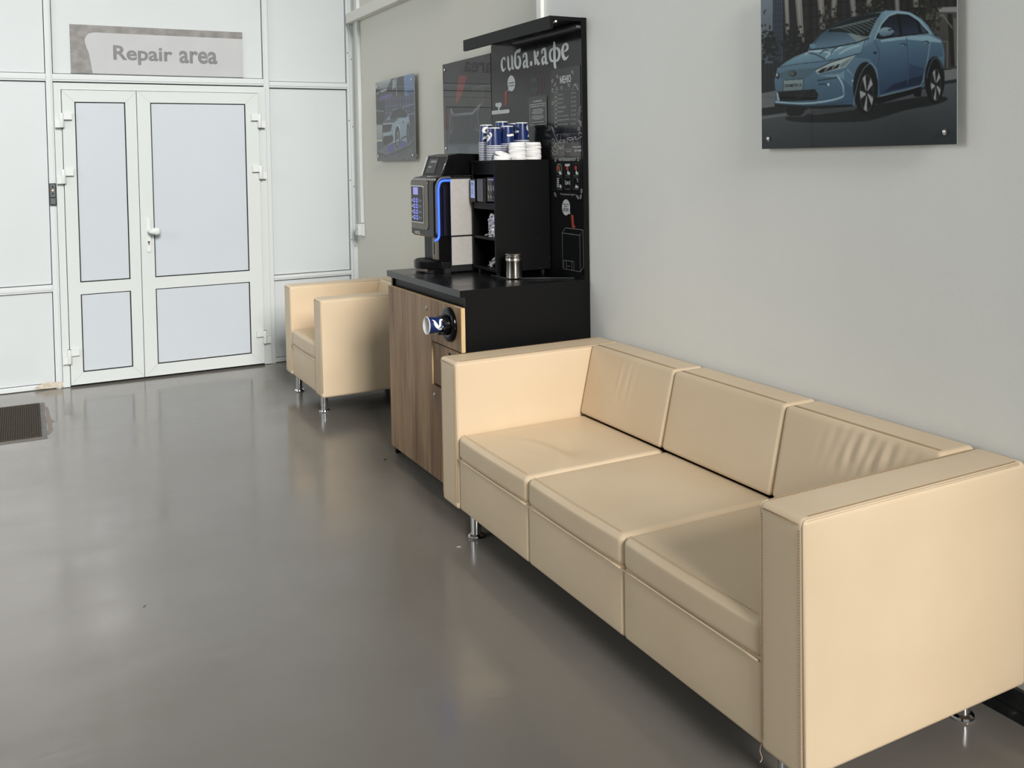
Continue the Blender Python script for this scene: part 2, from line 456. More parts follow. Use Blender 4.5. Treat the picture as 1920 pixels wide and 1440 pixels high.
# floor: poured grey-brown coating, glossy and slightly wavy
def floor_mat():
    m = mat('poured_floor', (118, 114, 108), .2, spec=.65)
    nt = m.node_tree; N = nt.nodes; L = nt.links; b = N['Principled BSDF']; tc = N['Texture Coordinate']
    def noise(scale, detail, stretch=(1, 1, 1)):
        mp = N.new('ShaderNodeMapping'); mp.inputs['Scale'].default_value = stretch; L.new(tc.outputs['Object'], mp.inputs[0])
        n = N.new('ShaderNodeTexNoise'); n.inputs['Scale'].default_value = scale; n.inputs['Detail'].default_value = detail
        L.new(mp.outputs[0], n.inputs['Vector']); return n
    n1 = noise(1.1, 5); r = N.new('ShaderNodeValToRGB')
    r.color_ramp.elements[0].position = .35; r.color_ramp.elements[1].position = .68
    r.color_ramp.elements[0].color = tuple(lin((112, 108, 102))) + (1,); r.color_ramp.elements[1].color = tuple(lin((122, 118, 112))) + (1,)
    L.new(n1.outputs[0], r.inputs[0])
    # hairline scratches
    v = N.new('ShaderNodeTexVoronoi'); v.feature = 'DISTANCE_TO_EDGE'; v.inputs['Scale'].default_value = 1.7
    n3 = noise(2.5, 2); mx = N.new('ShaderNodeMix'); mx.data_type = 'RGBA'; mx.inputs[0].default_value = .35
    L.new(tc.outputs['Object'], mx.inputs[6]); L.new(n3.outputs[1], mx.inputs[7]); L.new(mx.outputs[2], v.inputs['Vector'])
    lt = N.new('ShaderNodeMath'); lt.operation = 'LESS_THAN'; lt.inputs[1].default_value = .0011; L.new(v.outputs[0], lt.inputs[0])
    n4 = noise(1.3, 2); gt = N.new('ShaderNodeMath'); gt.operation = 'GREATER_THAN'; gt.inputs[1].default_value = .66; L.new(n4.outputs[0], gt.inputs[0])
    mu = N.new('ShaderNodeMath'); mu.operation = 'MULTIPLY'; L.new(lt.outputs[0], mu.inputs[0]); L.new(gt.outputs[0], mu.inputs[1])
    m2 = N.new('ShaderNodeMath'); m2.operation = 'MULTIPLY'; m2.inputs[1].default_value = .35; L.new(mu.outputs[0], m2.inputs[0])
    mc = N.new('ShaderNodeMix'); mc.data_type = 'RGBA'; L.new(m2.outputs[0], mc.inputs[0]); L.new(r.outputs[0], mc.inputs[6])
    mc.inputs[7].default_value = tuple(lin((60, 58, 56))) + (1,)
    L.new(mc.outputs[2], b.inputs['Base Color'])
    n2 = noise(2.6, 8, (.7, 1.6, 1)); mr = N.new('ShaderNodeMapRange')
    mr.inputs['From Min'].default_value = .3; mr.inputs['From Max'].default_value = .7; mr.inputs['To Min'].default_value = .10; mr.inputs['To Max'].default_value = .24
    L.new(n2.outputs[0], mr.inputs[0]); L.new(mr.outputs[0], b.inputs['Roughness'])
    n5 = noise(3.2, 4, (.6, 1.6, 1)); bp = N.new('ShaderNodeBump'); bp.inputs['Strength'].default_value = .11; bp.inputs['Distance'].default_value = .02
    n6 = noise(16, 5, (.5, 1.8, 1)); am = N.new('ShaderNodeMath'); am.operation = 'MULTIPLY_ADD'; am.inputs[1].default_value = .16
    L.new(n6.outputs[0], am.inputs[0]); L.new(n5.outputs[0], am.inputs[2]); L.new(am.outputs[0], bp.inputs['Height']); L.new(bp.outputs[0], b.inputs['Normal'])
    return m
M_floor = floor_mat()

def wood_mat(name, c0, c1, c2):
    m = mat(name, c0, .45, spec=.4)
    nt = m.node_tree; N = nt.nodes; L = nt.links; b = N['Principled BSDF']; tc = N['Texture Coordinate']
    mp = N.new('ShaderNodeMapping'); mp.inputs['Scale'].default_value = (1, 1, .07); L.new(tc.outputs['Object'], mp.inputs[0])
    n = N.new('ShaderNodeTexNoise'); n.inputs['Scale'].default_value = 38; n.inputs['Detail'].default_value = 7; n.inputs['Distortion'].default_value = .6
    L.new(mp.outputs[0], n.inputs['Vector'])
    mp2 = N.new('ShaderNodeMapping'); mp2.inputs['Scale'].default_value = (1, 1, .12); L.new(tc.outputs['Object'], mp2.inputs[0])
    n2 = N.new('ShaderNodeTexNoise'); n2.inputs['Scale'].default_value = 9; n2.inputs['Detail'].default_value = 3; L.new(mp2.outputs[0], n2.inputs['Vector'])
    ad = N.new('ShaderNodeMath'); ad.operation = 'MULTIPLY_ADD'; ad.inputs[1].default_value = .55; L.new(n2.outputs[0], ad.inputs[0])
    hf = N.new('ShaderNodeMath'); hf.operation = 'MULTIPLY'; hf.inputs[1].default_value = .5; L.new(n.outputs[0], hf.inputs[0]); L.new(hf.outputs[0], ad.inputs[2])
    r = N.new('ShaderNodeValToRGB'); e = r.color_ramp.elements
    e[0].position = .36; e[0].color = tuple(lin(c1)) + (1,); e[1].position = .68; e[1].color = tuple(lin(c2)) + (1,)
    k = e.new(.52); k.color = tuple(lin(c0)) + (1,)
    L.new(ad.outputs[0], r.inputs[0]); L.new(r.outputs[0], b.inputs['Base Color'])
    bp = N.new('ShaderNodeBump'); bp.inputs['Strength'].default_value = .1; bp.inputs['Distance'].default_value = .002
    L.new(n.outputs[0], bp.inputs['Height']); L.new(bp.outputs[0], b.inputs['Normal'])
    return m
M_wood = wood_mat('oak_decor', (140, 112, 84), (98, 74, 53), (164, 136, 105))

# ------------------------------------------------------------------ the room
fl = box('floor', ROOM_L, .15, ROOM_N, .12, -.1, 0, M_floor, bev=0); tag(fl, 'glossy grey brown poured floor', kind='structure')
ce = box('ceiling', ROOM_L, .15, ROOM_N, .12, ROOM_H, ROOM_H + .1, M_ceil, bev=0, kind='structure')

JOINT = -3.03
wr = box('wall_right', 0, .15, ROOM_N, JOINT, 0, ROOM_H, M_wall, bev=0); tag(wr, 'light grey plastered wall behind the sofa', kind='structure')
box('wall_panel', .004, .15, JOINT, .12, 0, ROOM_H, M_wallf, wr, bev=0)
bw = boxes('baseboard_right', [(-.02, 0, ROOM_N, JOINT, 0, .028), (-.013, 0, ROOM_N, JOINT, .028, .085)], M_base, kind='structure')
wlft = boxes('wall_left', [(ROOM_L - .15, ROOM_L, ROOM_N, .12, 0, 1.7), (ROOM_L - .15, ROOM_L, ROOM_N, .12, 4.7, ROOM_H),
                           (ROOM_L - .15, ROOM_L, ROOM_N, -4.5, 1.7, 4.7), (ROOM_L - .15, ROOM_L, -1.5, .12, 1.7, 4.7)], M_wall, kind='structure')
wrear = boxes('wall_rear', [(ROOM_L, -6.1, ROOM_N - .15, ROOM_N, 0, ROOM_H), (-.1, .15, ROOM_N - .15, ROOM_N, 0, ROOM_H),
                            (-6.1, -.1, ROOM_N - .15, ROOM_N, 0, .15), (-6.1, -.1, ROOM_N - .15, ROOM_N, 8.05, ROOM_H)], M_wall, kind='structure')
def window(n, face, v, a0, a1, z0, z1, nx, nz):
    d = .05; s = .05
    bar = lambda p0, p1, q0, q1: (v - d - .04, v - d + .02, p0, p1, q0, q1) if face == 'X' else (p0, p1, v - d - .04, v - d + .02, q0, q1)
    A = np.linspace(a0, a1, nx + 1); Z = np.linspace(z0, z1, nz + 1)
    w = boxes('window_%d' % n, [bar(max(a0, a - s / 2), min(a1, a + s / 2), z0, z1) for a in A] + [bar(a0, a1, max(z0, z - s / 2), min(z1, z + s / 2)) for z in Z], M_prof, kind='structure')
    for p0, p1 in zip(A[:-1], A[1:]):
        for q0, q1 in zip(Z[:-1], Z[1:]):
            if face == 'X': box('pane', v - d - .014, v - d - .006, p0 + .02, p1 - .02, q0 + .02, q1 - .02, M_glass, w, bev=0)
            else: box('pane', p0 + .02, p1 - .02, v - d - .014, v - d - .006, q0 + .02, q1 - .02, M_glass, w, bev=0)
window(1, 'Y', ROOM_N, -6.1, -.1, .15, 8.05, 4, 4); window(2, 'X', ROOM_L, -4.5, -1.5, 1.7, 4.7, 2, 1)

# back wall: white laminate panels held in white profiles
wb = box('wall_back', ROOM_L, .15, .03, .12, 0, ROOM_H, M_gap, bev=0); tag(wb, 'white panelled partition with profiles', kind='structure')
DL, DR = -2.122, -.700                       # outer edges of the door frame
PL0, PL1 = -2.166, -2.124                    # profile left of the door
PR0, PR1 = -.698, -.655                      # profile right of the door
HZ0, HZ1 = 2.108, 2.160                      # head rail
LEFTX = [-3.60, -5.05, -6.54]
def profile(name, x0, x1, z0, z1, y=-.012):
    o = box(name, x0, x1, y, .035, z0, z1, M_prof, wb, bev=.003)
    if x1 - x0 < z1 - z0: box('profile_rib', x0 + .011, x1 - .011, y - .005, y, z0, z1, M_prof, o, bev=.002)
    else: box('profile_rib', x0, x1, y - .005, y, z0 + .013, z1 - .013, M_prof, o, bev=.002)
def panel(x0, x1, z0, z1):
    g = .004; box('panel', x0 + g, x1 - g, .006, .035, z0 + g, z1 - g, M_white, wb, bev=.003)
profile('mullion', PL0, PL1, 0, ROOM_H); profile('mullion', PR0, PR1, 0, ROOM_H)
prev = PL0
for x in LEFTX:
    a = x + .042
    panel(a, prev, .035, .668); panel(a, prev, .716, HZ0); panel(a, prev, HZ1, 3.2); panel(a, prev, 3.25, ROOM_H)
    profile('rail', a, prev, .668, .716); profile('rail', a, prev, HZ0, HZ1); profile('rail', a, prev, 3.2, 3.25)
    box('sill_rail', a, prev, -.010, .035, .004, .036, M_prof, wb, bev=.003)
    if x > -6.4: profile('mullion', x, a, 0, ROOM_H)
    prev = x
panel(PL1, PR0, HZ1, 3.2); profile('rail', PL1, PR0, HZ0, HZ1); profile('rail', PL1, PR0, 3.2, 3.25); panel(PL1, PR0, 3.25, ROOM_H)
CP0 = -.048
panel(PR1, CP0, .035, .632); panel(PR1, CP0, .668, HZ0 - .012); panel(PR1, CP0, HZ1 - .018, 3.2); panel(PR1, CP0, 3.25, ROOM_H)
profile('rail', PR1, CP0, .632, .668, -.016); profile('rail', PR1, CP0, HZ0 - .012, HZ1 - .018, -.016); profile('rail', PR1, CP0, 3.2, 3.25)
box('sill_rail', PR1, CP0, -.010, .035, .004, .036, M_prof, wb, bev=.003)
# worn patch at the foot of the left profile
wp = flat_poly('worn_patch', [(-2.30, .012), (-2.20, .006), (-2.115, .008), (-2.115, .040), (-2.16, .047), (-2.235, .050), (-2.285, .030)], 'Y', -.0185, M_dirt, wb)
# corner post with screws, cable duct, beam
t1 = boxes('trim_1', [(CP0, -.030, -.016, .035, 0, ROOM_H), (-.030, .006, -.030, .035, 0, ROOM_H)], M_prof, kind='structure')
tag(t1, 'white corner post between partition and side wall')
for z in (2.33, 1.80, 1.33, .86, .42):
    lathe('screw', [(0, .004), (.004, .003), (.005, 0)], M_grey, t1, (-.014, -.030, z), 'Y', 10)
    lathe('screw', [(0, .004), (.004, .003), (.005, 0)], M_grey, t1, (-.039, -.016, z + .05), 'Y', 10)
t2 = box('trim_2', -.022, .004, -.205, -.155, 1.05, 2.9, M_white_p, bev=.003, kind='structure'); tag(t2, 'white cable duct in the far corner')
t3 = box('trim_3', -.052, .004, -2.2, -.035, 2.605, 2.682, mat('warm_white_paint', (222, 220, 212), .5, bump=(60, (1, 1, 1), .05, .001)), bev=.004, kind='structure'); tag(t3, 'white horizontal beam on the far wall')
t4 = box('trim_4', -.022, .0, JOINT - .028, JOINT + .022, 0, ROOM_H, mat('white_joint_strip', (246, 246, 242), .4, bump=(50, (1, 1, 1), .03, .001)), bev=.006, kind='structure'); tag(t4, 'white vertical joint strip above the canopy')

# ------------------------------------------------------------------ door
d1 = thing('door_1', (-1.41, 0, 0), 'white double door with four panels under the grey sign', None); d1['kind'] = 'structure'
FI_L, FI_R, FI_T = -2.077, -.745, 2.052
boxes('door_frame', [(DL, FI_L, -.030, .03, .004, 2.098), (FI_R, DR, -.030, .03, .004, 2.098), (FI_L, FI_R, -.030, .03, FI_T, 2.098)], M_door, d1)
MID = -1.598
def leaf(x0, x1, hinge_x, side, panes):
    lf = boxes('door_leaf', [(x0, panes[0], -.045, .02, .016, FI_T - .004), (panes[1], x1, -.045, .02, .016, FI_T - .004),
                             (panes[0], panes[1], -.045, .02, .016, .098), (panes[0], panes[1], -.045, .02, .640, .722), (panes[0], panes[1], -.045, .02, 1.968, FI_T - .004)], M_door, d1)
    for z0, z1 in ((.098, .640), (.722, 1.968)):
        box('gasket', panes[0] - .002, panes[1] + .002, -.0352, .015, z0 - .002, z1 + .002, M_gap, lf, bev=0)
        box('door_panel', panes[0] + .007, panes[1] - .007, -.0375, .012, z0 + .007, z1 - .007, M_doorp, lf, bev=.002)
    for cx, cz, sx, sz in ((panes[0], .098, -1, -1), (panes[1], .098, 1, -1), (panes[0], 1.968, -1, 1), (panes[1], 1.968, 1, 1)):
        e = .074 if sz < 0 else .074
        ribbons('mitre_joint', [[(cx, cz, .0025), (cx + sx * e, cz + sz * e, .0025)]], 'Y', -.0456, mat('mitre_line', (176, 179, 180), .5, var=(9, (1, 1, 1), (170, 173, 174))), lf)
    for z in (1.845, 1.462, .222):
        h = boxes('hinge', [(min(hinge_x, hinge_x + side * .062) - (.012 if side > 0 else -.0), max(hinge_x, hinge_x + side * .062) + (.012 if side < 0 else 0), -.068, -.044, z, z + .044),
                            (hinge_x - .014 - (.028 if side > 0 else 0), hinge_x + .014 + (.028 if side < 0 else 0), -.064, -.029, z - .054, z - .002)], M_white_p, lf)
        lathe('hinge_pin', [(.013, 0), (.0145, .004), (.0145, .094), (.013, .098)], M_white_p, h, (hinge_x, -.060, z - .054), 'Z', 16)
    return lf
lfL = leaf(FI_L + .004, MID - .002, FI_L, 1, (-1.995, -1.672))
lfR = leaf(MID + .002, FI_R - .004, FI_R, -1, (-1.508, -.844))
HX = -1.545
hp = prism('handle_plate', rounded(HX - .014, HX + .014, .905, 1.150, .014), 'Y', -.055, -.044, M_white_p, lfR, bev=.002)
lathe('keyhole', [(0, .003), (.008, .003), (.009, 0)], M_lock, lfR, (HX, -.055, .978), 'Y', 14)
box('keyhole_slot', HX - .0025, HX + .0025, -.0585, -.055, .958, .978, M_gap, lfR, bev=0)
V, F = [], []
def knob():
    # flat rounded lever knob reaching into the room, drawn out to the right
    pts = []
    def dfm(q, t): return q
    o = rbox('door_knob', HX - .008, HX + .076, -.128, -.082, 1.028, 1.084, .0225, M_white_p, lfR, n=(6, 2, 2), seg=6)
    for v in o.data.vertices:
        t = (v.co.x + wloc(lfR).x - (HX - .012)) / .097
        k = .45 + .55 * min(1, t * 1.7); v.co.z = (v.co.z - 1.056) * k + 1.056
    return o
knob(); lathe('knob_neck', [(.011, 0), (.009, .04), (.010, .05)], M_white_p, lfR, (HX, -.052, 1.056), 'Y', 16)
boxes('threshold_gap', [(FI_L, FI_R, -.02, .02, .0, .016)], M_gap, d1)
boxes('head_gap', [(DL, DR, -.008, .03, 2.098, HZ0)], M_gap, d1)

# black access reader on the left profile
rd = thing('access_reader', (-2.142, -.017, 1.34), 'small black access reader on the white profile left of the door', 'reader')
box('reader_body', -2.166, -2.126, -.035, -.017, 1.262, 1.412, M_matblk, rd, bev=.003)
box('reader_face', -2.162, -2.130, -.037, -.0345, 1.318, 1.406, M_grey, rd, bev=.001)
box('reader_lower_face', -2.162, -2.130, -.037, -.0345, 1.268, 1.310, M_grey, rd, bev=.001)
for z, m in ((1.388, M_gap), (1.364, mat('reader_lamp', (255, 190, 150), .4, emit=((255, 170, 120), 1.5), var=(5, (1, 1, 1), (250, 180, 140)))), (1.341, M_gap)):
    lathe('indicator', [(0, .002), (.0045, .0015), (.0055, 0)], m, rd, (-2.146, -.037, z), 'Y', 12)

# sign
sg = thing('sign_board', (-1.43, 0, 2.165), 'grey sign reading Repair area above the white double door', 'sign')
SX0, SX1, SZ0, SZ1 = -2.009, -.844, 2.168, 2.503
box('board', SX0, SX1, -.004, .008, SZ0, SZ1, M_stone, sg, bev=.001)
top = [on(1110 / 6.4, 382 / 6.4, 1, 0), on(454, 73.5, 1, 0)]
fz = float(top[1][2]); a = 0.030
xl = float(on(1022 / 6.4, 450 / 6.4, 1, 0)[0]); xb = float(on(1112 / 6.4, 872 / 6.4, 1, 0)[0])
cor = spline([(xl + .020, fz - .145), (xl, fz - .085), (xl - .002, fz - .045), (xl + .02, fz - .012), (xl + .06, fz), (xl + .11, fz)], 5)
flat_poly('light_field', [(xb, SZ0), (SX1, SZ0), (SX1, fz)] + [tuple(p) for p in cor[::-1]], 'Y', -.0048, M_film, sg)
tl = on(583 * .3646, 313 * .3646, 1, 0); tr = on(1118 * .3646, 332 * .3646, 1, 0); th = on(583 * .3646, 238 * .3646, 1, 0); tp = on(1118 * .3646, 254 * .3646, 1, 0)
tq = lambda x, y: on(x * .3646, y * .3646, 1, 0)
text('lettering', 'Repair', 'Y', -.0056, tl[0], tq(888, 322)[0], 2.2360, 2.3700, M_filmt, sg, bold=.026)
text('lettering', 'area', 'Y', -.0056, tq(922, 328)[0], tr[0], 2.2580, 2.3500, M_filmt, sg, bold=.026)

# junction box of the cable duct
jb = thing('junction_box', (-.02, -.18, .95), 'small white junction box at the lower end of the cable duct', 'junction box')
box('cover', -.050, -.004, -.215, -.145, .955, 1.042, M_white_p, jb, bev=.006, seg=3)
box('back_box', -.020, .003, -.222, -.138, .950, 1.047, M_white_p, jb, bev=.003)
lathe('cover_screw', [(0, .003), (.004, .002), (.005, 0)], M_grey, jb, (-.050, -.180, 1.0), 'X', 10)

# door mat
c1 = on(77, 758, 2, 0); c2 = on(83, 822, 2, 0); e1 = on(84, 757, 2, 0)
MX1 = float((c1[0] + c2[0]) / 2 - .01); MY1 = float(c1[1]); MY0 = float(c2[1]) + .03; MX0 = MX1 - 1.15
dm = thing('door_mat', ((MX0 + MX1) / 2, (MY0 + MY1) / 2, 0), 'brown ribbed door mat with grey border on the floor', 'door mat')
prism('border', [(MX0 - .03, MY0 - .03), (MX1 + .028, MY0 - .03), (MX1 + .028, MY1 + .02), (MX0 - .03, MY1 + .02)], 'Z', .0005, .005, M_matedge, dm)
bm = bmesh.new(); nx = 96
pf = []
for i in range(nx):
    x = MX0 + (MX1 - MX0) * i / nx; w = (MX1 - MX0) / nx
    pf += [(x, .008), (x + w * .25, .0125), (x + w * .65, .0125), (x + w * .85, .008)]
pf.append((MX1, .008))
V = [(x, y, z) for y in (MY0, MY1) for x, z in pf]; n = len(pf)
F = [(i, i + 1, n + i + 1, n + i) for i in range(n - 1)]
V += [(MX0, MY0, .003), (MX1, MY0, .003), (MX1, MY1, .003), (MX0, MY1, .003)]; k = 2 * n
F += [tuple([k] + list(range(n)) + [k + 1]), tuple([k + 3] + list(range(n, 2 * n)) + [k + 2]), (k, k + 3, n, 0), (k + 1, k + 2, 2 * n - 1, n - 1)]
link('ribbed_pile', pyd('ribbed_pile', V, F), M_matrib, dm)
# dried brown stain on the floor beside the mat
st_ = [on(px, py, 2, 0) for px, py in ((84, 762), (90, 764), (93, 775), (96, 786), (103, 790), (97, 795), (100, 806), (95, 813), (88, 816), (90, 800), (86, 790), (87, 775))]
sm_ = bpy.data.meshes.new('stain'); sm_.from_pydata([(float(q[0]), float(q[1]), .0006) for q in st_], [], [tuple(range(len(st_)))])
link('stain', sm_, mat('brown_stain', (118, 98, 82), .5, var=(60, (1, 1, 1), (128, 120, 112)), spec=.5), fl)

# ------------------------------------------------------------------ upholstered seats (sofa and armchair share their construction)
def stitches(name, pts, m, parent, pitch=.0065, r=.0011):
    """a row of sewing stitches along a line; too small to pick apart singly"""
    V, F = [], []
    P = [Vector(p) for p in pts]
    for a, b in zip(P[:-1], P[1:]):
        L = (b - a).length; n = max(1, int(L / pitch)); t = (b - a) / L
        for i in range(n):
            s = a + t * (L * (i + .15) / n); e = a + t * (L * (i + .78) / n)
            v, f = tube_data([s, (s + e) / 2 , e], r, 4); o = len(V); V += v; F += [tuple(k + o for k in q) for q in f]
    o = link(name, pyd(name, V, F), m, parent); o['kind'] = 'stuff'
    return o

def upholstery(root, F, B, arms, seats, aT, aB, sT, legs, dent=None, wrinkle=False, detail=True):
    for k, (ya, yb) in enumerate(arms):                      # ya farther, yb nearer
        def soft(q, t):
            f = .004 * (1 - t[0] ** 2) * (1 - t[2] ** 2)     # sides swell a little
            if abs(t[1]) > .9: q = q + np.array([0, math.copysign(f, t[1]), 0])
            return q
        ar = rbox('armrest', F, B, yb, ya, aB, aT, .016, M_leath, root, n=(14, 3, 14), seg=4, deform=soft)
        e = .0165
        for y, s in ((yb, 1), (ya, -1)):
            pts = [(F + .0045, y + s * .0045, aB + .03), (F + .0045, y + s * .0045, aT - .018), (F + .0062, y + s * .0050, aT - .0095), (F + .0105, y + s * .0050, aT - .0058), (F + .020, y + s * .0045, aT - .0045), (B - .03, y + s * .0045, aT - .0045)]
            tube('piping', pts, .0032, M_piping, ar, n=6)
            if detail:
                stitches('stitching', [(F - .0006, y + s * .0125, aB + .03), (F - .0006, y + s * .0125, aT - .025)], M_thread, ar)
                stitches('stitching', [(F + .025, y + s * .0125, aT + .0006), (B - .03, y + s * .0125, aT + .0006)], M_thread, ar)
        tube('seam', [(F - .0002, yb + .016, aT - .014), (F - .0002, (ya + yb) / 2, aT - .0135), (F - .0002, ya - .016, aT - .014)], .0014, M_thread, ar, n=5)
    boxes('frame', [(F + .05, B - .02, arms[1][1] + .03, arms[0][0] - .03, aB + .006, aB + .05), (-.11, B - .01, arms[1][0] - .0, arms[0][1] + .0, aB + .02, aT - .06)], M_matblk, root)
    for k, (ya, yb) in enumerate(seats):
        g = .0012
        def low(q, t):
            if t[0] < -.9: q = q + np.array([-.004 * (1 - t[1] ** 2) * (1 - t[2] ** 2), 0, 0])
            return q
        fp = rbox('front_panel', F + .008, F + .10, yb + g, ya - g, aB + .002, .327, .012, M_leath, root, n=(2, 10, 6), seg=3, deform=low)
        yc = (ya + yb) / 2
        def sit(q, t, k=k):
            dz = .010 * (1 - min(1, abs(t[0])) ** 2.2) * (1 - min(1, abs(t[1])) ** 2.2) if t[2] > .5 else 0
            dx = -.006 * (1 - t[1] ** 2) if t[0] < -.9 and t[2] < .8 else 0
            if dent is not None and k == 0 and t[2] > .5:
                ex, ey = (q[0] - dent[0]) / .12, (q[1] - dent[1]) / .14
                r2 = ex * ex + ey * ey
                dz += -.016 * math.exp(-r2 * 1.3) + .015 * math.exp(-((ex + .55 + .35 * ey * ey) / .22) ** 2) * math.exp(-ey * ey * 1.2) - .008 * math.exp(-((ex - .1 - .3 * ey) / .14) ** 2) * math.exp(-ey * ey * 3)
            return q + np.array([dx, 0, dz])
        n = (34, 34, 4) if dent is not None and k == 0 else (12, 12, 4)
        sc = rbox('seat_cushion', F + .006, -.205, yb + g, ya - g, .322, sT - .004, .022, M_leath, root, n=n, seg=5, deform=sit)
        tube('seam', [(F + .003, y, .324) for y in np.linspace(ya - .006, yb + .006, 12)], .0030, M_piping, sc, n=6)
        if detail:
            stitches('stitching', [(F + .022, ya - .02, sT + .0005), (F + .018, yc, sT + .0012), (F + .022, yb + .02, sT + .0005)], M_thread2, sc)
        def back(q, t, k=k):
            zt = max(0., (q[2] - sT) / (aT - sT))
            if t[0] < .3: q = q + np.array([.07 * zt * (1 - (t[0] + 1) / 1.3) - .006 * (1 - t[1] ** 2) * (1 - t[2] ** 2), 0, 0])
            if wrinkle and t[0] < -.5:
                if k == 2:
                    w = math.exp(-((q[1] - (-5.22)) / .13) ** 2) * math.exp(-((q[2] - .64) / .06) ** 2)
                    q = q + np.array([.0034 * w * (math.sin((q[1] + .25 * q[2]) * 2 * PI / .041) + .5 * math.sin((q[1] - .1 * q[2]) * 2 * PI / .067 + 1)), 0, 0])
                elif k == 0:
                    w = math.exp(-((q[1] - (-4.0)) / .07) ** 2) * math.exp(-((q[2] - .62) / .06) ** 2)
                    q = q + np.array([.0012 * w * (math.sin((q[1] + .12 * q[2]) * 2 * PI / .045) + .6 * math.sin(q[1] * 2 * PI / .027 + 2)), 0, 0])
            return q
        n = (3, 60, 16) if wrinkle and k in (0, 2) else (3, 12, 12)
        bc = rbox('back_cushion', -.237, B - .002, yb + g, ya - g, sT + .0035, aT + .003, .017, M_leath, root, n=n, seg=5, deform=back)
        tube('seam', [(-.148, y, aT + .0032) for y in np.linspace(ya - .02, yb + .02, 8)], .0014, M_thread, bc, n=5)
        if detail: stitches('stitching', [(-.140, ya - .02, aT + .0034), (-.140, yb + .02, aT + .0034)], M_thread, bc)
    for x, y in legs:
            lg = lathe('leg', [(.021, .012), (.021, aB + .004), (.026, aB + .006), (.026, aB + .010)], M_chrome, root, (x, y, 0), 'Z', 24)
            lathe('foot', [(.031, 0), (.033, .004), (.031, .010), (.022, .014)], M_chrome, lg, (x, y, 0), 'Z', 24)

SF, SB = -.813, -.020
A0, A1, A2, A3 = -3.556, -3.7088, -5.4388, -5.582
so = thing('sofa', (-.43, (A0 + A3) / 2, 0), 'long beige leatherette three-seat sofa against the grey wall', 'sofa')
dnt = on(1062, 838, 2, .423)
third = (A1 - A2) / 3
upholstery(so, SF, SB, [(A0, A1), (A2, A3)], [(A1 - k * third, A1 - (k + 1) * third) for k in range(3)], .713, .114, .423, [(-.742, -3.726), (-.742, -5.455), (-.121, -3.726), (-.121, -5.466)], dent=dnt, wrinkle=True)
tube('loose_thread', spline([(SF + .01, A2 + .004, .122), (SF + .006, A2 + .006, .105), (SF + .009, A2 + .002, .088), (SF + .004, A2 + .004, .078)], 4), .0011, M_piping, so, n=5)

ac = thing('armchair', (-.42, -1.285, 0), 'beige leatherette armchair on chrome legs between door and cabinet', 'armchair')
upholstery(ac, -.789, -.046, [(-.855, -1.004), (-1.567, -1.716)], [(-1.004, -1.567)], .709, .120, .430, [(-.73, -.965), (-.73, -1.548), (-.115, -.965), (-.115, -1.548)], detail=False)

# ------------------------------------------------------------------ coffee cabinet
CF, CL, CR, CT, CT2 = -.667, -2.533, -3.446, .9596, .9286
KB = -.03
cb = thing('coffee_cabinet', (-.35, (CL + CR) / 2, 0), 'black cabinet with brown oak fronts under the coffee machine', 'cabinet')
WF = -.662; WT, WBZ = .881, .045; DV = -3.105
boxes('body', [(WF + .02, KB, CR + .002, CR + .02, .0, CT2), (WF + .02, KB, CL - .02, CL - .002, .0, CT2), (WF + .06, KB, CR + .02, CL - .02, .0, CT2 - .002)], M_black, cb)
box('kickboard', WF + .045, WF + .062, CR + .004, CL - .004, 0, .07, M_black, cb)
boxes('flap_recess', [(WF + .019, WF + .06, CR + .02, DV, .478, .692)], M_gap, cb)
box('rail', WF + .03, WF + .06, CR + .004, CL - .004, .87, CT2, M_black, cb)
dr = box('door', WF, WF + .018, DV + .0015, CL - .006, WBZ, WT, M_wood, cb, bev=.001)
up = box('front_panel', WF, WF + .018, CR + .004, DV - .0015, .688, WT, M_wood, cb, bev=.001)
lw = box('front_panel', WF, WF + .018, CR + .004, DV - .0015, WBZ, .482, M_wood, cb, bev=.001)
rc = box('bin_flap', WF + .007, WF + .022, CR + .02, DV - .011, .490, .680, M_wood, cb, bev=.001)
box('finger_hole', WF + .0058, WF + .0075, -3.31, -3.285, .640, .662, M_gap, rc, bev=.004)
box('edge_band', WF - .0002, WF + .0185, CR + .0032, CR + .0045, .688, WT, M_woodedge, up, bev=0)
box('edge_band', WF - .0002, WF + .0185, CR + .0032, CR + .0045, WBZ, .482, M_woodedge, lw, bev=0)
box('edge_band', WF - .0002, WF + .0185, DV - .0018, DV - .0010, WBZ, .482, M_woodedge, lw, bev=0)
box('edge_band', WF + .0005, WF + .018, DV + .0008, DV + .002, .482, .688, M_woodedge, dr, bev=0)
box('edge_band', WF, WF + .018, CL - .006, DV + .0015, WT, WT + .0008, M_woodedge, dr, bev=0)
box('edge_band', WF, WF + .018, CR + .004, DV - .0015, WT, WT + .0008, M_woodedge, up, bev=0)
for p, par in ((on(800, 578, 0, WF), dr), (on(815, 741, 0, WF), lw)):
    lk = lathe('lock', [(.0, .006), (.007, .006), (.008, .005), (.008, .002), (.012, .001), (.012, 0)], M_lock, par, (WF, p[1], p[2]), 'X', 18)
    box('lock_slot', WF - .0068, WF - .0058, p[1] - .0012, p[1] + .0012, p[2] - .004, p[2] + .004, M_gap, lk, bev=0)

wt = thing('worktop', (-.35, (CL + CR) / 2, CT2), 'black worktop slab on the coffee cabinet', 'worktop')
box('slab', CF, KB, CR, CL, CT2, CT, M_blacktop, wt, bev=.0015)
box('edge_trim', CF + .003, KB, CR - .0012, CR - .0002, CT2 + .002, CT - .001, M_black, wt, bev=0)

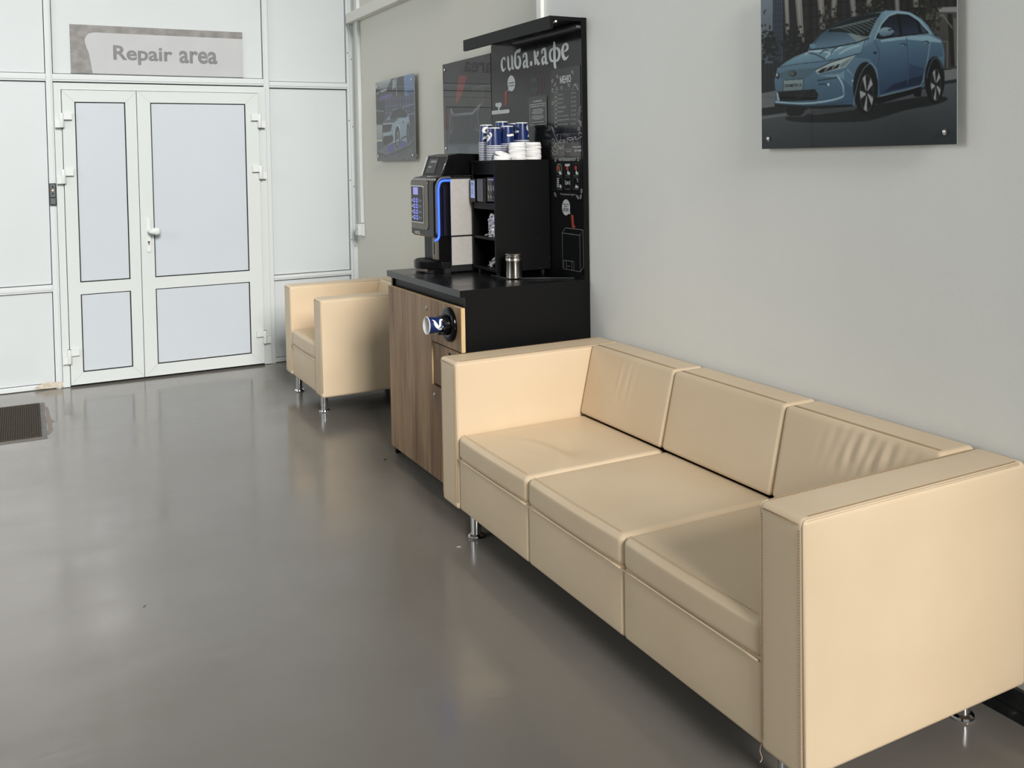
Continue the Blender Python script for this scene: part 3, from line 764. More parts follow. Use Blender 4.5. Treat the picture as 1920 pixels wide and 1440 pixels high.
# display board behind the coffee corner, with its canopy
BY0, BY1, BT = -2.508, -3.440, 2.1705
db = thing('display_board', (-.01, (BY0 + BY1) / 2, 0), 'tall black menu board with canopy and white cafe lettering', 'menu board')
BX = -.0275
box('board', BX, 0.002, BY1, BY0, .0, BT - .02, M_board, db, bev=.001)
box('side_edge', BX - .0015, -.001, BY1 - .0016, BY1 - .0002, 0., BT, M_black, db, bev=0)
cn = box('canopy', -.1946, -.001, BY1, BY0, BT - .018, BT, M_black, db, bev=.001)
box('fascia', -.1946, -.177, BY1, BY0, 2.112, BT - .017, M_black, cn, bev=.001)
box('light_strip', -.166, -.156, BY1 + .002, BY0 - .02, 2.142, 2.151, mat('led_profile', (250, 250, 248), .4, bump=(50, (1, 1, 1), .03, .001)), cn, bev=.001)
box('shadow_rail', -.052, BX, BY1 + .004, -2.80, BT - .048, BT - .036, M_grey, cn, bev=.002)

PXF = BX - .0008
def bp(px, py):                                              # photo pixel -> (y, z) on the board
    q = on(px, py, 0, BX); return float(q[1]), float(q[2])
def crop_b(x, y): return bp(900 + x / 6., 60 + y / 6.)
def stroke_b(pts, n=6, ws=1.):
    out = []
    for p in spline(pts, n):
        y, z = crop_b(p[0], p[1]); out.append((y, z, max(.002, p[2] * WS * ws * 1.85)))
    return out
WS = abs(bp(1000, 100)[1] - bp(1000, 101)[1]) / 6. * 1.18
LET = {
 'letter_s': [[(284, 322, 8), (280, 300, 16), (266, 292, 10), (250, 320, 18), (245, 370, 23), (252, 415, 22), (268, 432, 14), (292, 402, 4)]],
 'letter_i': [[(308, 288, 16), (318, 300, 22), (321, 380, 22), (332, 420, 18), (348, 412, 8), (362, 385, 4)], [(352, 274, 14), (362, 290, 21), (366, 385, 21), (374, 410, 14), (386, 402, 4)]],
 'letter_b': [[(456, 183, 4), (450, 206, 18), (432, 214, 20), (412, 222, 14), (400, 250, 20), (396, 310, 26), (400, 370, 24), (418, 402, 16), (440, 395, 18), (452, 355, 24), (450, 305, 20), (434, 276, 10), (420, 290, 4)]],
 'letter_a': [[(492, 286, 20), (490, 262, 14), (506, 244, 12), (522, 256, 22), (527, 320, 23), (530, 376, 22), (540, 392, 14), (551, 384, 4)], [(524, 318, 5), (504, 330, 12), (494, 360, 22), (500, 390, 20), (518, 384, 6)]],
 'full_stop': [[(577, 326, 6), (577, 336, 22), (577, 355, 28), (577, 374, 22), (577, 384, 6)]],
 'letter_k': [[(606, 222, 14), (617, 236, 23), (622, 300, 23), (626, 368, 20)], [(652, 214, 10), (652, 232, 24), (648, 262, 14), (632, 296, 6), (646, 318, 14), (656, 350, 22), (668, 358, 12), (677, 348, 4)]],
 'letter_a_second': [[(702, 240, 20), (698, 212, 14), (714, 194, 12), (732, 204, 22), (738, 270, 23), (744, 336, 22), (756, 350, 14), (769, 340, 4)], [(736, 270, 5), (714, 284, 12), (704, 318, 24), (712, 352, 20), (734, 338, 6)]],
 'letter_f': [[(826, 128, 14), (836, 140, 24), (839, 240, 25), (842, 350, 24), (848, 392, 20), (862, 396, 6)], [(826, 188, 6), (802, 206, 16), (788, 250, 22), (796, 306, 20), (818, 328, 10), (838, 322, 4)], [(846, 182, 6), (872, 186, 14), (894, 216, 22), (894, 272, 22), (878, 312, 16), (850, 326, 6)]],
 'letter_e': [[(938, 226, 4), (968, 206, 10), (986, 178, 22), (980, 148, 20), (960, 134, 10), (940, 160, 18), (930, 205, 26), (934, 260, 26), (950, 294, 22), (972, 298, 12), (998, 266, 4)]],
}
for nm, st in LET.items(): ribbons(nm, [stroke_b(s) for s in st], 'X', PXF, M_print_w, db)
# pale roof with a bird, speech balloons, faint copies
def blob_b(name, pts, m, x=PXF, cr=crop_b, n=5):
    return flat_poly(name, [cr(p[0], p[1]) for p in spline(pts, n, True)], 'X', x, m, db)
def circ(cx, cy, rx, ry, n=20): return [(cx + rx * math.cos(2 * PI * k / n), cy + ry * math.sin(2 * PI * k / n)) for k in range(n)]
def fpb(name, pts, m, x=PXF, cr=crop_b): return flat_poly(name, [cr(*p) for p in pts], 'X', x, m, db)
fpb('speech_balloon', circ(354, 578, 43, 90)[:7] + [(334, 656), (312, 668), (322, 638)] + circ(354, 578, 43, 90)[8:], M_print_w)
text('balloon_text', 'Ты пришёл', 'X', PXF - .0006, crop_b(322, 575)[0], crop_b(386, 575)[0], crop_b(354, 584)[1], crop_b(354, 562)[1], M_print_k, db, bold=.01)
text('balloon_text', 'и так добр', 'X', PXF - .0006, crop_b(320, 605)[0], crop_b(385, 600)[0], crop_b(354, 614)[1], crop_b(354, 594)[1], M_print_k, db, bold=.01)
roof = [(134, 888), (205, 880), (206, 848), (178, 838), (172, 815), (180, 800), (235, 793), (244, 805), (244, 828), (232, 846), (222, 852), (222, 880), (322, 868), (333, 880), (334, 898), (322, 912), (134, 930)]
fpb('roof_print', roof, M_print_w)
blob_b('bird_print', [(282, 668), (303, 664), (304, 700), (303, 760), (302, 800), (290, 824), (268, 818), (280, 805), (284, 780), (281, 720)], M_print_r)
gs = lambda p: (p[0] * 1.36 + 288, p[1] * 1.30 - 428)
fpb('faint_roof_print', [(p[0] * 1.26 + 342 if i in () else p[0] * 1.22 + 365, p[1] * 1.12 - 270) for i, p in enumerate(roof)], M_print_g)
blob_b('faint_balloon', [(575, 520), (640, 514), (646, 540), (638, 562), (580, 566), (570, 545)], M_print_g)
ribbons('faint_bird', [stroke_b([(716, 496, 5), (690, 505, 6), (686, 560, 6), (684, 610, 6), (676, 620, 5), (694, 646, 6), (716, 630, 5), (718, 560, 5), (716, 500, 5)], 5), stroke_b([(700, 646, 4), (700, 690, 4)], 3)], 'X', PXF, mat('faint_red_print', (92, 58, 54), .5, var=(30, (1, 1, 1), (86, 54, 50))), db)

def sheet(name, p0, p1, m=M_sheet, x0=BX - .003):
    (ya, za), (yb, zb) = p0, p1
    return box(name, x0, BX, ya, yb, za, zb, m, db, bev=.0005)
# notice
crop_n = lambda x, y: bp(985 + x / 19.2, 170 + y / 19.2)
nt_ = sheet('notice_sheet', (crop_n(140, 300)[0], crop_n(400, 250)[1] + .004), (crop_n(790, 300)[0], crop_n(400, 1330)[1]))
NX = BX - .0036
y0, y1 = crop_n(180, 700)[0], crop_n(765, 700)[0]; zt, zb = crop_n(470, 478)[1], crop_n(470, 1222)[1]
ribbons('notice_frame', [[(y0, zt, .003), (y1, zt, .003), (y1, zt, .003)], [(y0, zb, .003), (y1, zb, .003)], [(y0, zt, .003), (y0, zb, .003)], [(y1, zt, .003), (y1, zb, .003)]], 'X', NX, M_print_l, nt_)
text('notice_title', '( ВНИМАНИЕ )', 'X', NX, crop_n(300, 380)[0], crop_n(625, 380)[0], crop_n(470, 425)[1], crop_n(470, 345)[1], M_print_w, nt_, bold=.02)
text('notice_heading', 'Видеонаблюдение 24 часа', 'X', NX, crop_n(215, 560)[0], crop_n(715, 560)[0], crop_n(470, 585)[1], crop_n(470, 520)[1], M_print_w, nt_, bold=.02)
zz = [660, 700, 742, 783, 820, 900, 940, 982, 1022, 1130]
wd = [(300, 635), (295, 665), (265, 690), (255, 640), (310, 635), (255, 670), (270, 665), (240, 705), (335, 615), (250, 705)]
for zq, (a, b) in zip(zz, wd):
    ribbons('notice_line', [[(crop_n(a, zq)[0], crop_n(470, zq)[1], .0022), (crop_n(b, zq)[0], crop_n(470, zq)[1], .0022)]], 'X', NX, M_print_l, nt_)

# menu sheet
crop_m = lambda x, y: bp(1030 + x / 8.47, 130 + y / 8.47)
mn = sheet('menu_sheet', (crop_m(35, 700)[0], 1.955), (BY1 + .012, crop_m(300, 1385)[1]))
def mtext(name, s, a, b, yt, yb, m=M_print_l, bold=.012):
    mid = (a + b) / 2
    return text(name, s, 'X', NX, crop_m(a, yt)[0], crop_m(b, yt)[0], crop_m(mid, yb)[1], crop_m(mid, yt)[1], m, mn, bold=bold)
mtext('menu_title', 'МЕНЮ', 178, 352, 96, 216, M_print_w, .03)
items = [('эспрессо', 230, 407, '100 руб'), ('американо', 242, 472, '100 руб'), ('капучино', 230, 538, '150 руб'), ('латте маккиато', 272, 602, '150 руб'), ('моккачино', 238, 670, '150 руб'),
         ('горячий шоколад', 308, 738, '150 руб'), ('шоколад с молоком', 328, 802, '150 руб'), ('горячий шоколад', 302, 872, '150 руб')]
for k, (s, b, yc, pr_) in enumerate(items):
    mtext('menu_item', s, 145, b, yc - 13, yc + 15)
    mtext('menu_price', pr_, 352, 432, 362 + k * 69 + (0 if k < 4 else 4), 388 + k * 69 + (0 if k < 4 else 4))
    bx_ = crop_m(118, yc); ribbons('menu_icon', [[(bx_[0] + .011, bx_[1] - .012, .003), (bx_[0] - .009, bx_[1] - .012, .003), (bx_[0] - .009, bx_[1] + .012, .003), (bx_[0] + .011, bx_[1] + .012, .003), (bx_[0] + .011, bx_[1] - .012, .003)]], 'X', NX, M_print_l, mn)
mtext('menu_price_head', 'цена', 370, 402, 322, 338)
def mline(name, pts, w=.0016, m=M_print_l, n=5, cr=None):
    cr = cr or crop_m
    st = [tuple(cr(p[0], p[1])) + (w,) for p in spline(pts, n)]
    return ribbons(name, [st], 'X', NX, m, mn)
M_print_f = mat('dim_line_print', (96, 97, 97), .5, var=(30, (1, 1, 1), (90, 91, 91)))
mline('table_line', [(120, 334), (398, 300)], m=M_print_f); mline('table_line', [(335, 330), (338, 1010)], m=M_print_f); mline('table_line', [(452, 330), (462, 1015)], m=M_print_f); mline('table_line', [(110, 1030), (455, 1020)], m=M_print_f)
def bean(cx, cy, rx=14, ry=26, tilt=.3, cr=None, host=None):
    cr = cr or crop_m
    ca, sa = math.cos(tilt), math.sin(tilt)
    pts = [(cx + rx * math.cos(t) * ca - ry * math.sin(t) * sa, cy + rx * math.cos(t) * sa + ry * math.sin(t) * ca) for t in np.linspace(0, 2 * PI, 13)]
    loop = [tuple(cr(*p)) + (.0024,) for p in pts]
    crease = [tuple(cr(cx - ry * s * sa * .8, cy + ry * s * ca * .8)) + (.002,) for s in (-1, 0, 1)]
    return ribbons('bean_print', [loop, crease], 'X', NX, M_print_l, host or mn)
for cx, cy, tl_ in ((378, 46, -.4), (137, 116, -.4), (60, 186, .4), (102, 242, .5), (320, 250, -.6), (131, 315, .1), (207, 298, -.2), (63, 336, .0), (66, 540, .5), (478, 945, .2), (424, 1090, -.4), (250, 1138, -.3), (110, 1195, .4), (505, 845, .2)): bean(cx, cy, tilt=tl_)
for t in np.linspace(-2.9, -.1, 13):
    mline('ray_print', [(435 + 48 * math.cos(t), 255 + 60 * math.sin(t)), (435 + 66 * math.cos(t), 255 + 84 * math.sin(t))], .0014, M_print_f, 1)
mline('croissant_print', [(400, 292), (402, 245), (430, 238), (462, 270), (470, 320), (450, 300), (430, 262), (404, 250)], .003)
mline('cake_print', [(515, 590), (488, 650), (460, 720), (462, 800), (520, 905)], .003); mline('cake_print', [(520, 650), (480, 740)], .002); mline('cake_print', [(466, 800), (524, 880)], .003)
mline('banana_print', [(450, 1120), (490, 1085), (525, 1070)], .003); mline('banana_print', [(478, 1045), (484, 1008), (508, 1002), (522, 1030)], .003); mline('banana_print', [(455, 1125), (470, 1185)], .002)
mline('twig_print', [(45, 900), (80, 1010), (120, 1100), (150, 1150)], .003); mline('twig_print', [(60, 920), (100, 1000)], .002); mline('twig_print', [(50, 1100), (90, 1115), (70, 1190)], .002); mline('twig_print', [(120, 1060), (140, 1040), (145, 1090)], .002)
mline('cocktail_print', [(148, 1360), (146, 1200), (175, 1130), (210, 1125), (240, 1190), (238, 1360)], .0025); mline('cocktail_print', [(150, 1215), (195, 1240), (240, 1200)], .003); mline('cocktail_print', [(155, 1245), (195, 1265), (236, 1235)], .003); mline('cocktail_print', [(165, 1170), (190, 1150), (200, 1180)], .003); mline('cocktail_print', [(190, 1120), (188, 1040)], .002)
mline('glass_print', [(295, 1185), (290, 1110), (310, 1088), (370, 1085), (392, 1110), (380, 1185)], .003); mline('glass_print', [(300, 1105), (340, 1125), (388, 1108)], .004)
mline('orange_print', circ(92, 1292, 40, 62, 16) + [(132, 1292)], .0025); mline('orange_print', [(62, 1262), (92, 1292), (70, 1330)], .002); mline('orange_print', [(92, 1292), (126, 1320)], .002)
mtext('cafe_text', 'сиба.кафе', 380, 516, 1216, 1250, M_print_w, .03); mtext('phone_text', '639 2000', 408, 520, 1272, 1306, M_print_w, .02)
mtext('support_text', 'Техническая', 272, 366, 1258, 1282); mtext('support_text', 'поддержка', 272, 356, 1296, 1318); mline('bracket_print', [(258, 1255), (250, 1275), (258, 1290)], .002, n=3)

# how-to sheet
crop_h = lambda x, y: bp(1000 + x / 5.54, 280 + y / 5.54)
hw = sheet('howto_sheet', (crop_h(205, 200)[0], crop_h(360, 78)[1]), (BY1 + .012, crop_h(360, 520)[1]))
def htext(name, s, a, b, yt, yb, m=M_print_l, host=None, bold=.015):
    mid = (a + b) / 2
    return text(name, s, 'X', NX, crop_h(a, yt)[0], crop_h(b, yt)[0], crop_h(mid, yb)[1], crop_h(mid, yt)[1], m, host or hw, bold=bold)
htext('howto_title', 'КАК ПОЛЬЗОВАТЬСЯ?', 272, 446, 90, 120, M_print_w)
def hl(name, pts, w=.002, m=M_print_l, n=4, host=None):
    return ribbons(name, [[tuple(crop_h(p[0], p[1])) + (w,) for p in spline(pts, n)]], 'X', NX - .0002, m, host or hw)
for r_i, (yt, yb) in enumerate(((148, 268), (292, 408))):
    for c_i, (xa, xb_) in enumerate(((245, 308), (330, 394), (416, 482))):
        rr = rounded(xa, xb_, yt, yb, 12, 3); pc = hl('pictogram_frame', rr + [rr[0]], .0016, M_print_f, 1)
        cx, cy = (xa + xb_) / 2, (yt + yb) / 2
        if r_i == 0:
            flat_poly('pictogram_red', [crop_h(*p) for p in circ(cx - 4 + (2 if c_i else 0), cy - 14, 13, 26)], 'X', NX - .0003, M_print_r, pc)
            if c_i == 0: hl('pictogram_ring', circ(cx, cy - 8, 24, 44) + [(cx + 24, cy - 8)], .003, host=pc, n=2)
            if c_i == 1: flat_poly('pictogram_cup', [crop_h(*p) for p in ((xa + 6, yt + 6), (xb_ - 8, yt + 4), (xb_ - 10, yt + 26), (xa + 8, yt + 28))], 'X', NX - .0004, M_print_w, pc)
            flat_poly('pictogram_hand', [crop_h(*p) for p in ((cx + 4, cy + 6), (cx + 12, cy + 22), (cx + 24, cy + 34), (cx + 26, yb - 6), (cx + 2, yb - 6), (cx - 6, cy + 30), (cx, cy + 26))], 'X', NX - .0005, M_print_w, pc)
        elif c_i == 0:
            for q in range(5): flat_poly('pictogram_bar', [crop_h(*p) for p in ((xa + 8, yt + 8 + q * 20), (xa + 28, yt + 8 + q * 20), (xa + 28, yt + 20 + q * 20), (xa + 8, yt + 20 + q * 20))], 'X', NX - .0003, M_print_w, pc)
            flat_poly('pictogram_hand', [crop_h(*p) for p in ((cx + 8, cy + 10), (cx + 24, cy + 30), (cx + 24, yb - 8), (cx + 6, yb - 8), (cx + 2, cy + 34))], 'X', NX - .0005, M_print_w, pc)
        elif c_i == 1:
            hl('pictogram_line', [(xa + 10, yt + 30), (xa + 14, yt + 70), (xa + 28, yt + 62), (xa + 24, yt + 40)], .005, M_print_w, host=pc); hl('pictogram_line', [(xa + 36, yt + 40), (xa + 40, yt + 74)], .006, M_print_w, host=pc); hl('pictogram_line', [(xa + 52, yt + 36), (xa + 56, yt + 76)], .005, M_print_w, host=pc)
        else:
            flat_poly('pictogram_hand', [crop_h(*p) for p in ((cx - 4, cy + 20), (cx + 10, cy + 22), (cx + 26, yb - 22), (cx + 24, yb - 6), (cx - 8, yb - 8))], 'X', NX - .0005, M_print_w, pc)
            hl('pictogram_line', [(cx + 4, yt + 14), (cx + 20, yt + 26), (cx + 14, yt + 50)], .004, M_print_l, host=pc); flat_poly('pictogram_red', [crop_h(*p) for p in circ(cx + 2, cy + 18, 6, 9)], 'X', NX - .0006, M_print_r, pc)
        hl('caption_line', [(xa + 8, yb + 8), (xb_ - 4, yb + 11)], .0022, M_print_f, 1)
htext('thanks_text', 'Теперь Вам кофе вкуснее!', 286, 446, 458, 482)
for cx, cy, tl_ in ((238, 108, .2), (472, 104, 0), (507, 432, 0), (234, 470, -.4), (467, 496, -.5), (498, 492, .2)): bean(cx, cy, 8, 22, tl_, crop_h, hw)
fpb('speech_balloon', circ(341, 602, 42, 84)[:2] + [(384, 676), (366, 668)] + circ(341, 602, 42, 84)[4:], M_print_w, PXF, crop_h)
for s, yy in (('Добавь сахар', 570), ('и соль,', 594), ('чтобы жизнь', 616), ('стала слаще', 638)):
    htext('balloon_text', s, *((328, 356) if len(s) < 9 else (312, 372)), yy - 9, yy + 9, M_print_k, db)
blob_b('bird_print', [(394, 684), (416, 684), (422, 740), (424, 784), (438, 800), (424, 818), (404, 806), (398, 750)], M_print_r, PXF, crop_h)
def cl(pts, w=.0016): return ribbons('chimney_print', [[tuple(crop_h(*p)) + (w,) for p in st] for st in pts], 'X', PXF, M_print_l, db)
cl([[(302, 868), (334, 815), (518, 838), (484, 894), (302, 868)], [(302, 868), (308, 1240), (490, 1272), (484, 894)], [(518, 838), (526, 1220), (490, 1272)]])
cl([[(318, 1150), (424, 1168), (424, 1256)], [(318, 1150), (318, 1238)], [(344, 1160), (346, 1244)], [(402, 1168), (402, 1252)]])
htext('chimney_text', 'сиба', 356, 386, 1200, 1222, M_print_f, db)

# ------------------------------------------------------------------ black organiser box on the worktop
OY0, OY1, OX0, OX1, OZ0, OZ1 = -3.135, -2.872, -.333, -.032, .982, 1.520     # near, far, front, back
ob_ = thing('organiser_box', (-.18, (OY0 + OY1) / 2, CT), 'tall black open-front box on the worktop beside the coffee machine', 'organiser')
T_ = .014
box('side_panel', OX0, OX1, OY0, OY0 + T_, OZ0, OZ1, M_black, ob_); box('side_panel', OX0, OX1, OY1 - T_, OY1, OZ0, OZ1, M_black, ob_)
box('top_panel', OX0, OX1, OY0 + T_, OY1 - T_, OZ1 - T_, OZ1 - .0005, M_black, ob_); box('back_panel', OX1 - .008, OX1, OY0 + T_, OY1 - T_, OZ0, OZ1 - T_, M_matblk, ob_, bev=0)
box('fascia', OX0 + .002, OX0 + .014, OY0 + T_, OY1 - T_, 1.452, OZ1 - T_, M_black, ob_)
for z in (1.300, 1.134, OZ0):
    box('shelf', OX0 + .004, OX1 - .008, OY0 + T_, OY1 - T_, z, z + T_, M_black, ob_)
box('shelf_lip', OX0 + .003, OX0 + .012, OY0 + T_, OY1 - T_, 1.282, 1.300, M_black, ob_)
box('divider', OX0 + .10, OX1 - .008, -3.005, -2.995, 1.148, 1.300, M_black, ob_); box('divider', OX0 + .10, OX1 - .008, -3.005, -2.995, OZ0 + T_, 1.134, M_black, ob_)
for x in (OX0 + .03, OX1 - .03):
    for y in (OY0 + .03, OY1 - .03): lathe('foot', [(.012, 0), (.014, OZ0 - CT)], M_matblk, ob_, (x, y, CT), 'Z', 12)
for px, py in ((1009, 446), (1030.5, 483), (1013, 503), (932.5, 305), (932.5, 314)):
    q = on(px, py, 1, OY0); lathe('screw_cap', [(0, .0015), (.005, .001), (.006, 0)], M_gap, ob_, (q[0], OY0, q[2]), 'Y', 10)

pt = thing('payment_terminal', (OX0 - .005, -2.90, 1.30), 'black card payment terminal with lit display in the top bay', 'payment terminal')
def oy(px): return float(on(px, 360, 0, OX0)[1])
box('terminal_body', OX0 - .012, OX0 + .03, oy(895.5), oy(885.5), 1.315, 1.432, M_glossblk, pt, bev=.003)
box('display', OX0 - .0136, OX0 - .0118, oy(894), oy(887), 1.335, 1.422, M_lcd2, pt, bev=0)
ribbons('display_mark', [[(oy(890.3) + .006 * math.cos(t), 1.368 + .014 * math.sin(t), .002) for t in np.linspace(0, 2 * PI, 12)], [(oy(888.5), 1.408, .004), (oy(892.5), 1.408, .004)], [(oy(888.5), 1.400, .003), (oy(892.5), 1.400, .003)]], 'X', OX0 - .0142, M_blkprint_dim, pt)
rm = thing('reader_module', (OX0 - .0, -2.95, 1.30), 'grey slab of the card reader beside the terminal display', 'card reader')
box('module_face', OX0 - .008, OX0 - .003, oy(906.5), oy(897), 1.320, 1.430, M_grey, rm, bev=.001)
box('module_body', OX0 - .003, OX0 + .05, oy(910), oy(896.4), 1.315, 1.434, M_matblk, rm, bev=.002)
hc = thing('instruction_card', (OX0 + .02, -3.05, 1.30), 'small dark card with white pictograms inside the black box', 'card')
box('card', OX0 + .004, OX0 + .006, -3.119, oy(911.5), 1.322, 1.440, M_sheet, hc, bev=0)
HXc = OX0 + .0034
ribbons('card_print', [[(oy(914), 1.428, .006), (oy(925), 1.428, .006)]], 'X', HXc, M_print_l, hc)
for k, px in enumerate((914.5, 919, 923.5)):
    y = oy(px); ribbons('card_print', [[(y, 1.400, .008), (y - .004, 1.380, .012), (y - .010, 1.372, .005)]], 'X', HXc, M_print_l, hc)
    ribbons('card_print', [[(y + .004, 1.350, .006), (y - .003, 1.344, .010), (y - .006, 1.336, .006)]], 'X', HXc, M_print_l if k != 2 else M_print_f, hc)
ribbons('card_print', [[(oy(914), 1.328, .004), (oy(925), 1.328, .004)]], 'X', HXc, M_print_f, hc)

# crumpled foil coffee bag on the middle shelf
def bag(name, cx, cy, z0, w, d, h, seed, label):
    r = np.random.default_rng(seed)
    nu, nv = 26, 22; V = []; F = []
    for j in range(nv + 1):
        t = j / nv
        sq = 1 - .80 * max(0, (t - .72) / .28) ** 1.2          # pinched at the top
        for i in range(nu):
            a = 2 * PI * i / nu; ca, sa = math.cos(a), math.sin(a)
            k = 1 / max(abs(ca), abs(sa)) ** .75
            px = d / 2 * ca * k * sq; py = w / 2 * sa * k * (1 + .10 * (t > .85))
            j1 = r.normal(0, .0018) * (1 if 0 < t < .95 else .3)
            V.append((cx + px + j1, cy + py + r.normal(0, .0017), z0 + h * t + (r.normal(0, .002) if 0 < t < 1 else 0)))
    for j in range(nv):
        for i in range(nu): F.append((j * nu + i, j * nu + (i + 1) % nu, (j + 1) * nu + (i + 1) % nu, (j + 1) * nu + i))
    F += [tuple(range(nu)), tuple(nv * nu + k for k in range(nu))]
    o = link(name, pyd(name, V, F), M_foil); tag(o, label, 'bag'); return o
fb = bag('foil_bag', OX0 + .034, -3.066, 1.149, .086, .046, .112, 5, 'crumpled silver foil bag on the middle shelf of the black box')
# little sachets beside it and at the bottom of the box
def sachet(x, y, z, yaw, tilt, label, group):
    bm = bmesh.new(); bmesh.ops.create_grid(bm, x_segments=8, y_segments=3, size=.5)
    for v in bm.verts:
        u, w = v.co.x * 2, v.co.y * 2
        v.co = Vector((v.co.x * .055, v.co.y * .016, .0045 * (1 - u * u) * (1 - w * w) + .001 * math.sin(u * 9)))
    g = bmesh.ops.extrude_face_region(bm, geom=bm.faces[:])
    for v in [e for e in g['geom'] if isinstance(e, bmesh.types.BMVert)]: v.co.z = -v.co.z - .0012
    me = bpy.data.meshes.new('sugar_sachet'); bm.to_mesh(me); bm.free()
    o = link('sugar_sachet', me, M_paperw); o.location = (x, y, z); o.rotation_euler = (0, tilt, yaw)
    tag(o, label, 'sachet', group)
for k in range(3):
    sachet(OX0 + .035 + .012 * k, oy(900 + 2.0 * k), 1.153 + .006 * k, .9 + .5 * k, .15 * k, ('lowest', 'middle', 'topmost')[k] + ' of three white sachets beside the foil bag', 'sachets on the middle shelf')
for k in range(6):
    sachet(OX0 + .05 + .004 * k, oy(902 + 1.6 * (k % 4)), OZ0 + T_ + .005 + .0075 * k, 1.2 + .7 * k, (-.35, .3, -.2, .4, .1, -.3)[k], ORD[5 - k] + ' white sachet from the top of the heap in the bottom bay', 'sachets at the bottom of the box')

# ------------------------------------------------------------------ black tray with steel tin
c0 = on(920, 516, 2, CT); 
ty = thing('serving_tray', (-.18, -3.22, CT), 'thin black tray under the steel tin on the worktop', 'tray')
prism('tray', [(-.320, -3.19), (-.300, -3.225), (-.05, -3.385), (-.034, -3.36), (-.034, -3.05), (-.320, -3.05)], 'Z', CT, CT + .004, M_glossblk, ty)
tube('tray_rim', [(-.320, -3.05, CT + .004), (-.320, -3.19, CT + .004), (-.300, -3.225, CT + .004), (-.05, -3.385, CT + .004)], .0014, M_grey, ty, n=6)
tcx, tcy = [float(v) for v in on(964, 521, 2, CT + .004)[:2]]
tn = thing('steel_tin', (tcx, tcy, CT + .004), 'round polished steel tin with lid in front of the black box', 'tin')
lathe('tin_body', [(.036, 0), (.0385, .002), (.0385, .080), (.0395, .082), (.0395, .086), (.0385, .088)], M_steel, tn, (tcx, tcy, CT + .004), 'Z', 40)
lathe('lid', [(.0405, .088), (.0405, .094), (.0395, .0955), (.0405, .097), (.0405, .103), (.038, .105), (.035, .1045), (.035, .108), (.0395, .110), (.040, .113), (.038, .116), (0, .117)], M_steel, tn, (tcx, tcy, CT + .004), 'Z', 40)

# ------------------------------------------------------------------ coffee machine
MY, MF = -2.866, -2.570                                     # near and far side
def mx(px, py=400): return float(on(px, py, 1, MY)[0])
def mz(py, px=846): return float(on(px, py, 1, MY)[2])
HF = mx(813)                                                # front of the head
SL = mx(845)                                                # front edge of the silver side
BKX = -.05
cm = thing('coffee_machine', (-.30, (MY + MF) / 2, CT), 'black and silver coffee machine with blue glowing edge on the worktop', 'coffee machine')
ZH0, ZH1 = mz(446), mz(332)
ZT = 1.545
box('body', SL, BKX, MY + .004, MF, CT + .006, ZH1, M_matblk, cm, bev=.004)
for x in (SL + .03, BKX - .03):
    for y in (MY + .03, MF - .03): lathe('foot', [(.012, 0), (.014, .008)], M_matblk, cm, (x, y, CT), 'Z', 12)
for y0, y1 in ((MY - .001, MY + .005), (MF - .004, MF + .002)):
    box('side_panel', SL + .001, BKX - .01, y0, y1, mz(442), mz(336), M_silver, cm, bev=.002)
    box('lower_side_panel', SL + .003, BKX - .01, y0, y1, mz(498), mz(445), M_silver, cm, bev=.002)
# bean and powder hopper
hb, ht = mx(830, 330), mx(842, 292)
zt_, zb_ = mz(291.5), mz(330)
hop = prism('hopper', [(hb, zb_), (ht, zt_), (ht + .06, zt_ + .010), (ht + .20, zt_ + .004), (BKX, zt_ - .012), (BKX, zb_)], 'Y', MY + .012, MF - .012, M_hopper, cm, bev=.005)
tube('hopper_edge', [(hb - .0012, MY + .0135, zb_ + .008), (ht - .0012, MY + .0135, zt_ - .006)], .0016, M_chrome, hop, n=6)
def hop_pt(u, w, off=.0012):                                # on the slanted hopper front: u 0..1 across (far to near), w 0..1 upward
    return (hb + (ht - hb) * w - off, MF - .012 + (MY - MF + .024) * u, zb_ + (zt_ - zb_) * w)
def hop_quad(name, u0, u1, w0, w1, m, off=.0015, parent=None):
    me = bpy.data.meshes.new(name); me.from_pydata([hop_pt(u0, w0, off), hop_pt(u1, w0, off), hop_pt(u1, w1, off), hop_pt(u0, w1, off)], [], [(0, 1, 2, 3)])
    return link(name, me, m, parent or hop)
hop_quad('edge_highlight', .015, .085, .03, .97, mat('painted_highlight', (214, 214, 210), .3, bump=(50, (1, 1, 1), .03, .001)), .0016)  # reflected highlight on the hopper's far edge, painted as a pale strip
lb = hop_quad('label', .20, .62, .14, .86, M_blkprint_dim if False else mat('dark_label', (40, 41, 42), .35, var=(20, (1, 1, 1), (36, 37, 38))))
tx = text('label_text', 'сиба.кафе', 'X', 0, 0, 1, 0, 1, M_print_w, lb, bold=.02)
off0 = np.array(wloc(hop))
for v in tx.data.vertices:
    u, w = v.co.y + off0[1], v.co.z + off0[2]; p = hop_pt(.30 + .26 * u, .64 + .14 * w, .0024); v.co = Vector(p) - Vector(off0)
hop_quad('label_line', .26, .40, .42, .48, M_print_l, .0024, lb); hop_quad('label_line', .24, .34, .26, .30, M_print_f, .0024, lb)
